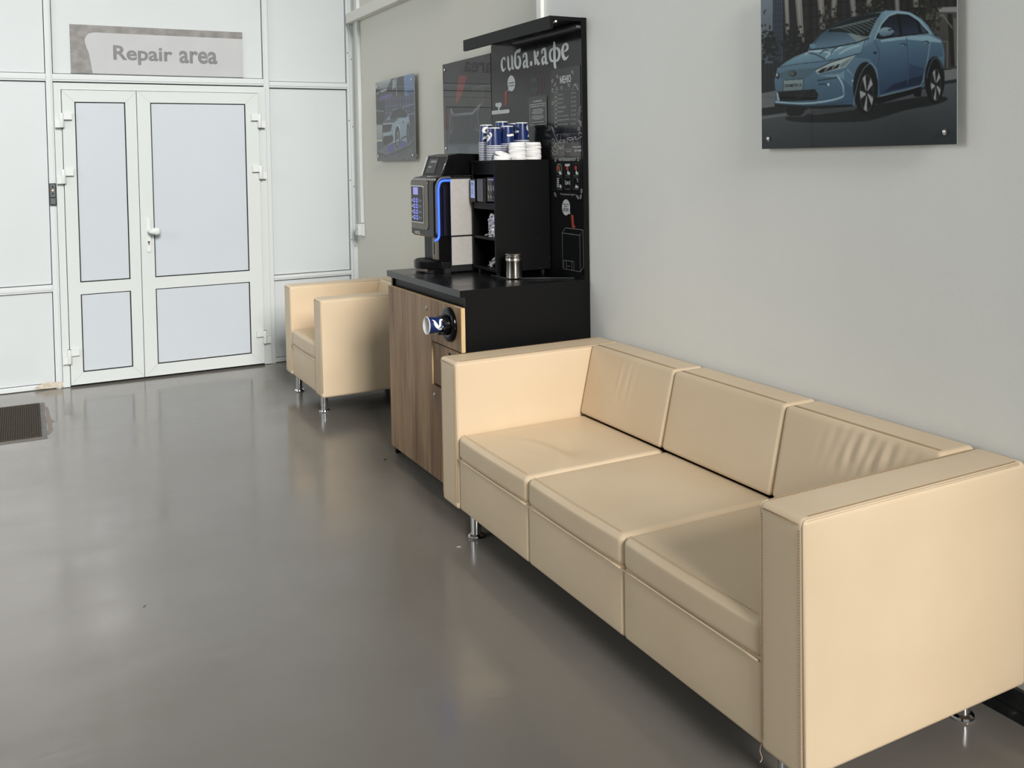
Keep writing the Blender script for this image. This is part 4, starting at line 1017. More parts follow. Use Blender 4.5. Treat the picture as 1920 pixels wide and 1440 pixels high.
# head with the control panel
def headdef(q, t): return q
hd = prism('head', [(HF, ZH0 + .012), (HF, ZH1 - .032), (HF + .004, ZH1 - .016), (HF + .014, ZH1 - .005), (HF + .030, ZH1), (SL + .002, ZH1), (SL + .002, ZH1 - .02), (HF + .030, ZH1 - .02), (HF + .024, ZH1 - .03), (HF + .024, ZH0 + .004), (HF + .016, ZH0)], 'Y', MY - .001, MF + .001, M_glossblk, cm, bev=.003)
box('recess', HF + .022, SL + .002, MY + .012, MF - .012, ZH0 + .006, ZH1 - .018, M_glossblk, cm, bev=.002)
box('recess_lip', mx(832), mx(838), MY + .006, MY + .013, ZH0 + .010, mz(350), mat('dark_blue_gloss', (10, 12, 40), .15, var=(9, (1, 1, 1), (8, 10, 34))), cm, bev=.002)
# glowing edge on both sides
xa, xb2, xc = mx(822), mx(845), mx(815)
for yy in (MY - .0035, MF + .0035):
    ps = [(xb2, yy, mz(338.5)), (xa + .028, yy, mz(338.5)), (xa + .010, yy, mz(342)), (xa + .001, yy, mz(352)), (xa, yy, mz(362)), (xa, yy, mz(400)), (xa, yy, mz(434)), (xa - .003, yy, mz(444)), (xa - .012, yy, mz(448)), (xc - .002, yy, mz(449))]
    if yy > MY: ps = ps[:7]
    tube('light_edge', spline(ps, 4), .0058, M_led, cm, n=8)
    pg = [(xb2, yy, mz(333)), (xa + .026, yy, mz(333.2)), (xa + .004, yy, mz(337)), (xa - .0105, yy, mz(348)), (xa - .0125, yy, mz(360)), (xa - .0125, yy, mz(400)), (xa - .0125, yy, mz(438))]
    tube('grey_edge', spline(pg, 4), .0055, M_grey, cm, n=8)
# control panel on the front
def fy(px): return float(on(px, 390, 0, HF)[1])
def fz_(py, px=785): return float(on(px, py, 0, HF)[2])
FX = HF
bz = prism('bezel', rounded(fy(803), fy(772.3), fz_(428.5), fz_(337), .018), 'X', FX - .004, FX + .002, M_bronze, cm, bev=.0012)
fr = prism('panel_frame', rounded(fy(796.5), fy(773.2), fz_(417), fz_(348), .008), 'X', FX - .0065, FX - .003, M_chrome, cm, bev=.0008)
pn = prism('panel', rounded(fy(795.3), fy(774), fz_(415.6), fz_(349.4), .006), 'X', FX - .0078, FX - .005, M_glossblk, cm)
box('display', FX - .0090, FX - .0076, fy(786.8), fy(778.2), fz_(365), fz_(351), M_lcd, pn, bev=0)
for ry in (375.6, 386.2, 396.8, 407.4):
    for cx in (780.2, 784.9):
        y, z = fy(cx), fz_(ry)
        k = ribbons('button', [[(y + .009, z - .0085, .0035), (y - .009, z - .0085, .0035), (y - .009, z + .0085, .0035), (y + .009, z + .0085, .0035), (y + .009, z - .0085, .0035)]], 'X', FX - .0086, M_btn, pn)
    box('button_label', FX - .0086, FX - .0077, fy(793.6), fy(787.6), fz_(ry + 2.2), fz_(ry - 2.2), M_grey, pn, bev=0)
    box('button_label', FX - .0086, FX - .0077, fy(777.8), fy(775.2), fz_(ry + 2.2), fz_(ry - 2.2), M_print_l, pn, bev=0)
text('maker_mark', 'necta', 'X', FX - .0012, fy(777.5), fy(787), fz_(438.5), fz_(432), M_print_w, cm, bold=.02)
# dispensing column and drip tray
CY0, CY1 = MY + .018, MF - .075
colx = HF + .032
col = prism('column', [(colx + .004, CY0), (colx, CY0 + .006), (colx, CY1 - .02), (colx + .02, CY1), (SL, CY1), (SL, CY0)], 'Z', CT + .03, ZH0 + .008, M_hopper, cm)
cs = prism('spout_cover', rounded(CY0 + .001, CY0 + .062, mz(487), ZH0 + .006, .004), 'X', colx - .010, colx + .002, M_bronze, cm, bev=.002)
prism('slot', rounded(CY0 + .030, CY0 + .038, 1.055, 1.115, .0035), 'X', colx - .0112, colx - .009, M_gap, cs)
tz0, tz1 = CT + .004, mz(491)
arc = [(SL - .0, MY + .004)] + [(HF + .045 - .088 * math.sin(PI * k / 18) ** .75, MY + .012 + (MF - MY - .022) * k / 18) for k in range(19)] + [(SL, MF - .004)]
tr_ = prism('drip_tray', arc, 'Z', tz0 + .022, tz1, M_glossblk, cm, bev=.002)
arc2 = [((x - .0) + (.010 if 0 < i < len(arc) - 1 else 0), y) for i, (x, y) in enumerate(arc)]
prism('tray_base', arc2, 'Z', tz0 - .004, tz0 + .024, M_glossblk, cm, bev=.002)
prism('tray_float', [(p[0] - .003, p[1]) for p in arc2[5:15]] + [(SL, arc2[14][1]), (SL, arc2[5][1])], 'Z', tz0 + .006, tz0 + .018, M_bronze, cm)
for i in range(11):
    y = MY + .045 + (MF - MY - .09) * i / 10
    k = math.sin(PI * (y - MY - .012) / (MF - MY - .022)) ** .75
    box('grate_bar', HF + .056 - .088 * k, SL - .03, y - .004, y + .004, tz1, tz1 + .003, M_matblk, tr_, bev=.001)

# ------------------------------------------------------------------ paper cups: nested upside down on top of the box
CH, CRM, CBS = .092, .0395, .0300
def cup_proto():
    e = bpy.data.objects.new('paper_cup', None)
    pr_o = [(CBS, 0.0015), (CBS + .0004, .004), (CRM - .0018, CH - .004)]
    me_b = lathe('cup_wall', pr_o, M_blue, None, n=28)
    # open tubes: strip the caps
    def strip(o):
        bm = bmesh.new(); bm.from_mesh(o.data)
        bmesh.ops.delete(bm, geom=[f for f in bm.faces if len(f.verts) > 6], context='FACES'); bm.to_mesh(o.data); bm.free()
    strip(me_b)
    inn = lathe('cup_lining', [(CRM - .0026, CH - .003), (CBS - .0006, .008)], M_paperw, None, n=28); strip(inn)
    base = lathe('cup_base', [(CBS - .0007, .0085), (0, .0085)], M_paperw, None, n=28)
    bring = lathe('base_ring', [(CBS - .0012, .008), (CBS - .0012, 0), (CBS + .0006, 0), (CBS + .0008, .0045), (CBS + .0002, .0055)], M_paperw, None, n=28); strip(bring)
    rim = lathe('cup_rim', [(CRM - .0026, CH - .004), (CRM - .0030, CH - .001), (CRM - .0015, CH), (CRM, CH - .0012), (CRM, CH - .0030), (CRM - .0014, CH - .0042)], M_paperw, None, n=28); strip(rim)
    # swirling white bird, wrapped on the wall
    def wrap(st, m, ang):
        V, F = [], []
        sp = spline(st, 6)
        P = np.array(sp)
        for i in range(len(P)):
            t = P[min(i + 1, len(P) - 1), :2] - P[max(i - 1, 0), :2]; t /= max(1e-9, np.linalg.norm(t)); nr = np.array([-t[1], t[0]]) * P[i, 2] / 2
            for s in (-1, -.33, .33, 1):
                q = P[i, :2] + s * nr; z = q[1]; rr = CBS + (CRM - .0018 - CBS) * (z / CH) + .0007; a = ang + q[0] / rr
                V.append((rr * math.cos(a), rr * math.sin(a), z))
        for i in range(len(P) - 1):
            for s in range(3): F.append((4 * i + s, 4 * i + s + 1, 4 * i + 5 + s, 4 * i + 4 + s))
        me = bpy.data.meshes.new('cup_logo'); me.from_pydata(V, [], F); return link('cup_logo', me, m)
    h = .001
    lg1 = wrap([(.020, .074, .002), (.012, .066, .009), (0., .062, .015), (-.014, .052, .015), (-.010, .041, .010), (.006, .038, .011), (.016, .030, .015), (.008, .018, .014), (-.008, .014, .003)], M_paperw, 0)
    lg2 = wrap([(-.022, .052, .002), (-.026, .040, .007), (-.022, .030, .009), (-.012, .026, .005)], M_paperw, 0)
    lg3 = wrap([(-.022, .046, .009), (-.008, .045, .011), (.010, .048, .010), (.022, .047, .007)], M_paperw, 2.6)
    wallp = [me_b, inn, base, bring, rim]; logo = [lg1, lg2, lg3]
    return [o.data for o in wallp + logo], [o.name.split('.')[0] for o in wallp + logo], wallp + logo
cup_meshes, cup_names, cup_objs = cup_proto()
for o in cup_objs: bpy.data.objects.remove(o)
def place_cup(loc, rot, label, group=None, logo=True):
    e = bpy.data.objects.new('paper_cup', None); COL.objects.link(e); e.empty_display_size = .03
    e.location = loc; e.rotation_euler = rot; tag(e, label, 'paper cup', group)
    par = None
    for nm, me in zip(cup_names, cup_meshes):
        if nm == 'cup_logo' and not logo: continue
        o = bpy.data.objects.new(nm, me); COL.objects.link(o)
        if nm == 'cup_wall': par = o
        o.parent = par if nm == 'cup_logo' else e
    return e
# (pixel of the top centre x, depth Y, pixel height of the top, yaw of the print, where)
stacks = [(911.5, -2.925, 235, -2.0, 'leftmost stack'), (926, -3.005, 241, -3.2, 'front left stack'), (940.5, -2.915, 228.7, 1.2, 'rear left stack'),
          (950.5, -3.005, 236, 1.15, 'middle stack'), (964, -2.915, 233, 2.9, 'shaded rear right stack'), (977.5, -3.0, 230.5, -.5, 'rightmost stack')]
PITCH = .0085
for px, yy, ptop, yaw, nm in stacks:
    q = on(px, ptop, 1, yy); x = min(max(float(q[0]), OX0 + .04), OX1 - .042)
    ncup = max(1, int(round((float(q[2]) - OZ1 - CH) / PITCH)) + 1)
    z0 = OZ1 + .0008
    for k in range(ncup):
        last = k == ncup - 1
        place_cup((x, yy, z0 + k * PITCH + CH), (PI, 0, yaw if last else rng.uniform(0, 6)),
                  ('topmost blue upturned paper cup of the %s' % nm) if last else ('%s nested paper cup from the top of the %s' % (ORD[ncup - 1 - k], nm)), 'paper cups in the ' + nm, last)

# white lids in piles at the front of the box
def lid_proto():
    o = lathe('cup_lid', [(.0405, 0), (.0420, .001), (.0422, .004), (.0405, .0055), (.0385, .013), (.0375, .0145), (.0335, .0145), (.0325, .011), (.006, .0108), (0, .0108)], M_lid, None, n=32)
    me = o.data
    sp = rbox('lid_mouth', .018, .029, -.006, .006, .010, .016, .003, M_lid, None, n=(2, 2, 1), seg=2)
    ms = sp.data
    bpy.data.objects.remove(o); bpy.data.objects.remove(sp)
    bm = bmesh.new(); bm.from_mesh(me)
    bmesh.ops.delete(bm, geom=[f for f in bm.faces if len(f.verts) > 8 and f.calc_center_median().z < .002], context='FACES'); bm.to_mesh(me); bm.free()
    return me, ms
lid_me, lid_mouth = lid_proto()
def lid(loc, rot, label, group):
    e = bpy.data.objects.new('plastic_lid', lid_me); COL.objects.link(e); e.location = loc; e.rotation_euler = rot; tag(e, label, 'cup lid', group)
    o = bpy.data.objects.new('sip_hole', lid_mouth); COL.objects.link(o); o.parent = e
ly = -3.088
for px, n, nm in ((970, 10, 'middle'), (999, 10, 'right')):
    x = float(on(px, 290, 1, ly)[0])
    for k in range(n):
        lid((x + rng.normal(0, .0009), ly + rng.normal(0, .0009), OZ1 + .0008 + k * .0078), (0, 0, rng.uniform(0, 6)),
            'topmost white plastic lid of the %s tall lid pile' % nm if k == n - 1 else '%s white lid from the top of the %s tall pile' % (ORD[n - 1 - k], nm), 'lids in the %s tall pile' % nm)
x = float(on(941, 290, 1, ly)[0])
for k in range(3):
    lid((x + .002 * k, ly, OZ1 + .001 + k * .0105), (.05 * k, -.16 * k, 1.0 * k), ('bottom', 'middle', 'tilted top')[k] + ' white plastic lid of the low lid pile', 'lids in the low pile')

# cup dispenser on the cabinet front, a cup hanging in it
dq = on(836, 609, 0, WF - .02); DYc, DZc = float(dq[1]), float(dq[2])
cd = thing('cup_dispenser', (WF, DYc, DZc), 'round glossy black cup dispenser on the oak front', 'cup dispenser')
lathe('flange', [(.040, .018), (.047, .020), (.068, .020), (.074, .016), (.077, .008), (.077, 0)], M_glossblk, cd, (WF, DYc, DZc), 'X', 44)
lathe('collar', [(.033, .040), (.037, .044), (.043, .040), (.046, .018)], M_glossblk, cd, (WF, DYc, DZc), 'X', 40)
for k in range(8):
    a = 2 * PI * k / 8 + .2
    box('gripper', WF - .054, WF - .036, DYc + .0385 * math.cos(a) - .006, DYc + .0385 * math.cos(a) + .006, DZc + .0385 * math.sin(a) - .006, DZc + .0385 * math.sin(a) + .006, M_matblk, cd, bev=.003)
place_cup((WF - .022, DYc, DZc + .002), (0, -PI / 2 - .03, 0), 'blue paper cup with white swirl hanging sideways in the round dispenser').rotation_euler = (Matrix.Rotation(-PI / 2 + .04, 3, 'Y') @ Matrix.Rotation(-1.25, 3, 'Z')).to_euler()

# ------------------------------------------------------------------ glossy car posters on stand-off pins
PXP = -.030
def poster(label, ya, yb, zb, zt, canvas_fn, res, mtl, gain, desat=.0, pins=2, contrast=1.):
    p = thing('wall_poster', (PXP, (ya + yb) / 2, zb), label, 'poster')
    box('panel', PXP + .0006, PXP + .006, yb, ya, zb, zt, M_acryl, p, bev=.0006)
    w, h = res
    cv = Canvas(w, h, (60, 60, 60)); S = cv.ss
    def mapper(crop):
        ox, oy_, sc = crop
        def f(pts):
            out = np.zeros((len(pts), 2))
            for i, (a, b) in enumerate(pts):
                q = on(ox + a / sc, oy_ + b / sc, 0, PXP)
                out[i] = ((q[1] - ya) / (yb - ya) * w * S, (zt - q[2]) / (zt - zb) * h * S)
            return out
        return f
    canvas_fn(cv, mapper)
    cv.a = 255 * (np.clip(cv.a, 0, 255) / 255) ** contrast * 1.12 ** (contrast > 1.05); g = cv.a.mean(-1, keepdims=True); cv.a = cv.a * (1 - desat) + g * desat
    print_grid('photo_print', cv.result(), PXP, ya, yb, zt, zb, mtl, p, gain)
    for y in (ya - .035, yb + .035)[:pins]:
        for z in (zb + .035, zt - .035):
            pin = lathe('standoff_pin', [(.006, -.028), (.006, -.006)], M_chrome, p, (PXP, y, z), 'X', 14)
            lathe('pin_cap', [(.006, .0), (.0085, .0005), (.0085, .004), (.006, .0065), (0, .0075)], M_chrome, pin, (PXP, y, z), 'X', 18)
    return p

def paint_near(c, mapper):
    c.map = mapper((1400, 0, 1920 / 440.))
    T = -420                                                # the top of the poster lies above the frame of the photograph
    c.poly([(100, T), (1760, T), (1760, 1300), (100, 1300)], (44, 42, 39))
    c.poly([(120, T), (225, T), (225, 520), (120, 520)], (134, 148, 160), c2=(92, 102, 112))
    c.poly([(215, T), (300, T), (300, 520), (215, 520)], (62, 76, 96), c2=(46, 54, 66))
    for x in (228, 248, 268, 286): c.line([(x, T), (x + 4, 500)], 5, (92, 108, 130), .8)
    for y in range(40, 480, 46): c.line([(218, y), (298, y - 6)], 3, (40, 48, 60), .7)
    c.line([(140, 105), (152, 88), (158, 84)], 6, (40, 44, 48)); c.line([(146, 118), (148, 100)], 5, (40, 44, 48))
    # dark facade with bays
    for x in range(470, 1700, 62): c.poly([(x, T), (x + 34, T), (x + 30, 330), (x - 4, 330)], (60, 57, 52), .7)
    for y in (30, 130, 235): c.line([(300, y + 30), (1560, y - 70)], 6, (28, 27, 26), .8)
    for pts in ([(286, T), (326, T), (356, 300), (322, 310)], [(360, T), (430, T), (474, 380), (432, 400)], [(540, T), (608, T), (646, 240), (600, 240)], [(700, T), (770, T), (730, 130), (690, 170)],
                [(790, T), (852, T), (902, 150), (860, 160)], [(985, T), (1046, T), (1020, 76), (980, 86)], [(1180, T), (1232, T), (1252, 92), (1214, 92)], [(1345, T), (1400, T), (1402, 60), (1362, 60)]):
        c.poly(pts, (158, 154, 148), c2=(120, 118, 114)); c.line([pts[0], pts[3]], 7, (76, 74, 71)); c.line([((pts[0][0] + pts[1][0]) / 2, T), ((pts[2][0] + pts[3][0]) / 2, pts[2][1])], 6, (178, 174, 168), .7)
    c.poly([(1490, 100), (1720, 90), (1720, 570), (1600, 560), (1520, 320)], (92, 91, 86), c2=(70, 69, 66))
    c.poly([(1555, 62), (1722, 55), (1722, 100), (1575, 100)], (148, 148, 146)); c.poly([(1640, 112), (1680, 112), (1700, 540), (1668, 545)], (38, 35, 32)); c.poly([(1690, 150), (1722, 150), (1722, 540), (1700, 540)], (116, 112, 104))
    c.line([(1500, 180), (1600, 120), (1680, 230)], 9, (132, 130, 124)); c.line([(1600, 340), (1640, 340), (1640, 560)], 8, (118, 116, 110))
    # trees
    c.scatter(110, 250, 230, 540, 150, 16, (34, 38, 34), 8, .75, (82, 92, 84)); c.scatter(295, 490, 200, 520, 190, 15, (26, 27, 24), 7, .8, (66, 66, 58))
    c.scatter(560, 770, 70, 260, 120, 13, (44, 42, 36), 9, .7, (104, 100, 88)); c.scatter(870, 1190, 20, 150, 150, 12, (46, 44, 38), 10, .65, (112, 106, 94)); c.scatter(1360, 1600, -80, 300, 200, 14, (50, 48, 40), 11, .6, (116, 112, 100))
    # left wall, kerb, road
    c.poly([(120, 520), (260, 515), (260, 740), (120, 760)], (48, 50, 52), c2=(40, 42, 44)); 
    for x in (150, 185, 220): c.line([(x, 520), (x + 2, 745)], 4, (74, 76, 78), .7)
    c.poly([(120, 762), (240, 740), (240, 880), (120, 890)], (112, 115, 119)); c.poly([(120, 885), (300, 862), (300, 930), (120, 948)], (34, 34, 35))
    c.poly([(1590, 575), (1725, 560), (1725, 650), (1600, 668)], (126, 128, 130)); c.poly([(1595, 665), (1725, 645), (1725, 675), (1595, 694)], (40, 41, 43))
    c.poly([(120, 946), (330, 918), (900, 860), (1600, 690), (1725, 672), (1725, 1260), (120, 1260)], (94, 99, 104), c2=(62, 67, 71))
    c.poly([(120, 952), (320, 926), (330, 945), (120, 975)], (122, 126, 130), .7)
    c.poly([(330, 955), (470, 950), (560, 900), (900, 880), (1440, 790), (1640, 800), (1560, 850), (1300, 900), (1000, 985), (700, 1000), (480, 1000), (340, 985)], (34, 36, 38), .92, smooth=True)
    c.poly([(470, 925), (500, 885), (640, 880), (900, 885), (880, 900), (560, 940)], (84, 90, 94), .8)
    for k in range(26): y = 960 + k * 11; c.line([(125, y + 30), (1720, y - 60 - k)], 2, (52, 57, 61) if k % 2 else (80, 85, 88), .22)
    # tyre at the left
    c.poly([(322, 860), (486, 866), (470, 918), (440, 946), (352, 948), (326, 918)], (14, 14, 15))
    # body
    body = [(244, 600), (250, 560), (322, 506), (384, 468), (500, 420), (516, 384), (606, 272), (700, 208), (850, 146), (1000, 108), (1120, 88), (1230, 86), (1332, 100), (1424, 152), (1484, 212), (1532, 288), (1590, 320), (1606, 372),
            (1618, 440), (1612, 560), (1598, 680), (1470, 706), (1420, 722), (1080, 800), (1060, 836), (880, 872), (700, 884), (560, 876), (230, 866), (228, 830), (240, 780), (228, 660)]
    c.poly(body, (128, 164, 180), c2=(66, 98, 124))
    # flank: darker blue, lower third darker still
    c.poly([(1050, 330), (1300, 300), (1540, 290), (1596, 330), (1606, 460), (1500, 480), (1440, 660), (1320, 690), (1090, 780), (1070, 560), (1000, 480), (880, 470), (960, 380)], (96, 132, 154), c2=(44, 72, 106))
    c.poly([(1090, 318), (1300, 296), (1500, 292), (1590, 332), (1590, 350), (1300, 322), (1100, 346)], (150, 184, 196), .8)
    c.poly([(1120, 760), (1150, 730), (1200, 690), (1320, 650), (1440, 610), (1440, 690), (1330, 712)], (28, 48, 80), .9); c.poly([(1320, 520), (1450, 560), (1440, 620), (1320, 650)], (44, 70, 104), .6)
    c.poly([(1060, 800), (1430, 704), (1424, 740), (1370, 764), (1080, 850), (1056, 850)], (16, 18, 22))
    c.line([(1090, 786), (1300, 738), (1424, 702), (1446, 640), (1480, 480), (1500, 340)], 6, (150, 168, 176), .9)
    c.line([(1308, 306), (1320, 420), (1322, 560), (1308, 690)], 4, (40, 62, 84)); c.line([(1314, 306), (1326, 420), (1328, 560), (1314, 690)], 3, (140, 168, 180), .6)
    c.line([(1048, 330), (1088, 430), (1070, 560)], 4, (52, 78, 98)); c.poly([(1036, 424), (1064, 424), (1064, 440), (1036, 440)], (34, 44, 52))
    for hx, hy in ((1280, 368), (1466, 346)): c.ell(hx, hy, 24, 13, (46, 72, 94)); c.ell(hx - 4, hy + 4, 18, 6, (150, 178, 188), .8)
    # bonnet
    c.poly([(252, 560), (330, 505), (420, 462), (520, 412), (700, 384), (900, 346), (980, 330), (940, 430), (800, 480), (640, 500), (420, 530), (300, 552)], (136, 170, 186), c2=(100, 138, 158))
    c.line([(262, 552), (400, 526), (640, 500), (820, 470), (938, 432), (968, 332)], 4, (50, 74, 90))
    for a, b, col, w in (((500, 430), (640, 484), (70, 94, 110), 12), ((560, 420), (700, 440), (184, 206, 214), 10), ((600, 440), (660, 410), (60, 84, 100), 10), ((650, 470), (780, 382), (196, 214, 220), 9), ((690, 440), (740, 390), (78, 100, 114), 12), ((480, 446), (560, 420), (190, 210, 216), 6), ((760, 440), (920, 372), (168, 194, 204), 12)):
        c.line([a, ((a[0] + b[0]) / 2, (a[1] + b[1]) / 2 - 10), b], w, col, .75, smooth=True)
    # windscreen and glass roof
    c.poly([(516, 404), (606, 282), (700, 214), (800, 196), (960, 270), (1000, 290), (900, 344), (700, 382)], (58, 88, 106), c2=(104, 136, 156))
    c.poly([(690, 220), (860, 150), (1000, 116), (1112, 104), (1084, 176), (1006, 290), (960, 316), (880, 276), (760, 262), (664, 264)], (34, 44, 46))
    for k in range(9):
        x = 700 + k * 36; c.line([(x - 6, 236 - k * 7), (x + 60, 226 - k * 10), (x + 130, 250 - k * 9), (x + 190, 300 - k * 14)], 9, (126, 142, 140), .62, smooth=True)
    c.poly([(820, 270), (930, 290), (1000, 300), (960, 330), (900, 340)], (150, 158, 154), .75)
    c.line([(512, 408), (606, 278), (700, 210), (850, 148), (1000, 110), (1120, 92)], 7, (40, 56, 64)); c.line([(1004, 306), (1060, 190), (1112, 108)], 22, (118, 152, 166)); c.line([(520, 408), (700, 388), (900, 350), (1000, 312)], 8, (36, 54, 66))
    # side windows
    c.poly([(1056, 312), (1108, 200), (1166, 136), (1232, 114), (1322, 122), (1400, 172), (1492, 272), (1300, 294), (1100, 322)], (20, 22, 26))
    c.poly([(1074, 304), (1118, 206), (1170, 144), (1224, 124), (1254, 288), (1110, 312)], (24, 36, 52), c2=(48, 70, 98)); c.poly([(1254, 122), (1320, 132), (1386, 178), (1412, 272), (1274, 288)], (25, 34, 48), c2=(50, 68, 92)); c.poly([(1412, 192), (1440, 214), (1478, 268), (1434, 270)], (60, 80, 106))
    c.line([(1048, 316), (1100, 200), (1160, 130), (1230, 104), (1326, 112), (1406, 162), (1500, 272)], 10, (148, 182, 194), smooth=True)
    # mirror
    c.ell(1142, 262, 64, 38, (146, 176, 188), c2=(88, 116, 136)); c.poly([(1060, 310), (1180, 288), (1204, 262), (1196, 300), (1090, 322)], (22, 28, 34)); c.line([(1160, 246), (1206, 238)], 8, (30, 36, 40)); c.ell(540, 376, 26, 20, (110, 150, 168))
    # nose
    c.poly([(262, 604), (330, 572), (566, 556), (526, 612), (474, 642), (276, 646)], (88, 116, 130)); c.ell(378, 602, 32, 25, (64, 74, 80)); c.ell(370, 600, 22, 16, (96, 106, 110)); c.line([(392, 590), (402, 602), (394, 612)], 5, (40, 46, 50))
    c.poly([(560, 572), (690, 512), (892, 448), (806, 552), (582, 606)], (166, 182, 182)); c.poly([(578, 592), (618, 562), (764, 522), (748, 556), (604, 598)], (34, 40, 42)); c.line([(640, 578), (676, 546)], 8, (140, 152, 154)); c.line([(700, 560), (736, 530)], 8, (150, 160, 160)); c.poly([(770, 520), (870, 466), (802, 546), (760, 556)], (120, 140, 142))
    c.line([(556, 574), (690, 508), (896, 444)], 6, (44, 62, 72)); c.ell(256, 620, 14, 26, (40, 50, 56)); c.ell(250, 612, 8, 14, (170, 184, 186))
    c.poly([(580, 620), (760, 600), (830, 560), (890, 640), (870, 720), (780, 640), (720, 632)], (140, 174, 188), .55); c.line([(580, 660), (700, 640), (750, 630)], 8, (50, 74, 92)); c.line([(590, 690), (640, 686), (664, 702)], 6, (44, 66, 82)); c.ell(668, 692, 9, 11, (188, 204, 208))
    c.poly([(302, 656), (466, 644), (460, 738), (298, 748)], (140, 158, 160), c2=(112, 130, 134)); c.line([(302, 656), (466, 644), (460, 738), (298, 748), (302, 656)], 4, (50, 60, 64))
    c.poly([(254, 748), (300, 750), (560, 730), (586, 772), (574, 816), (350, 828), (270, 826)], (16, 17, 19))
    for y in (762, 780, 798): c.line([(400, y), (570, y - 12)], 4, (66, 72, 76))
    c.line([(300, 760), (560, 744)], 3, (52, 56, 60)); c.poly([(244, 756), (258, 756), (272, 822), (252, 822)], (150, 172, 180))
    c.line([(240, 832), (420, 846), (620, 832), (780, 792), (794, 740), (780, 680), (742, 620)], 12, (158, 188, 198), .9, smooth=True); c.line([(232, 846), (500, 862), (720, 850), (868, 820)], 7, (60, 84, 98)); c.poly([(228, 850), (500, 868), (872, 852), (872, 872), (620, 890), (230, 872)], (24, 30, 36))
    c.poly([(800, 560), (892, 640), (880, 860), (790, 850)], (70, 104, 134), .55); c.ell(866, 660, 7, 9, (170, 186, 190))
    # wheels
    for (wx, wy, rx, ry, rrx, rry) in ((972, 736, 94, 200, 58, 156), (1536, 670, 74, 178, 43, 132)):
        c.ell(wx, wy - 20, rx + 8, ry + 10, (24, 28, 32)); c.ell(wx, wy, rx, ry, (15, 15, 16))
        c.ell(wx + 10, wy + 24, rrx, rry, (66, 70, 72)); c.ell(wx + 10, wy + 24, rrx - 7, rry - 16, (26, 27, 29))
        for k in range(5):
            a = 2 * PI * k / 5 + .35
            p = lambda t, s: (wx + 10 + rrx * s * math.cos(t), wy + 24 + rry * s * math.sin(t))
            c.poly([p(a - .3, .15), p(a + .3, .15), p(a + .42, .96), p(a - .10, .98)], (160, 164, 164)); c.poly([p(a - .3, .2), p(a - .02, .95), p(a - .14, .96)], (92, 96, 98))
        c.ell(wx + 10, wy + 22, 10, 18, (40, 42, 44))
    c.line([(872, 860), (890, 760), (920, 640), (960, 560), (1010, 520), (1052, 560), (1072, 640)], 7, (120, 154, 170), .8, smooth=True); c.line([(1470, 640), (1496, 540), (1530, 480), (1570, 490), (1596, 560)], 6, (110, 142, 160), .8, smooth=True)
    c.poly([(1370, 740), (1430, 722), (1424, 790), (1366, 790)], (18, 20, 22)); c.blur(2)

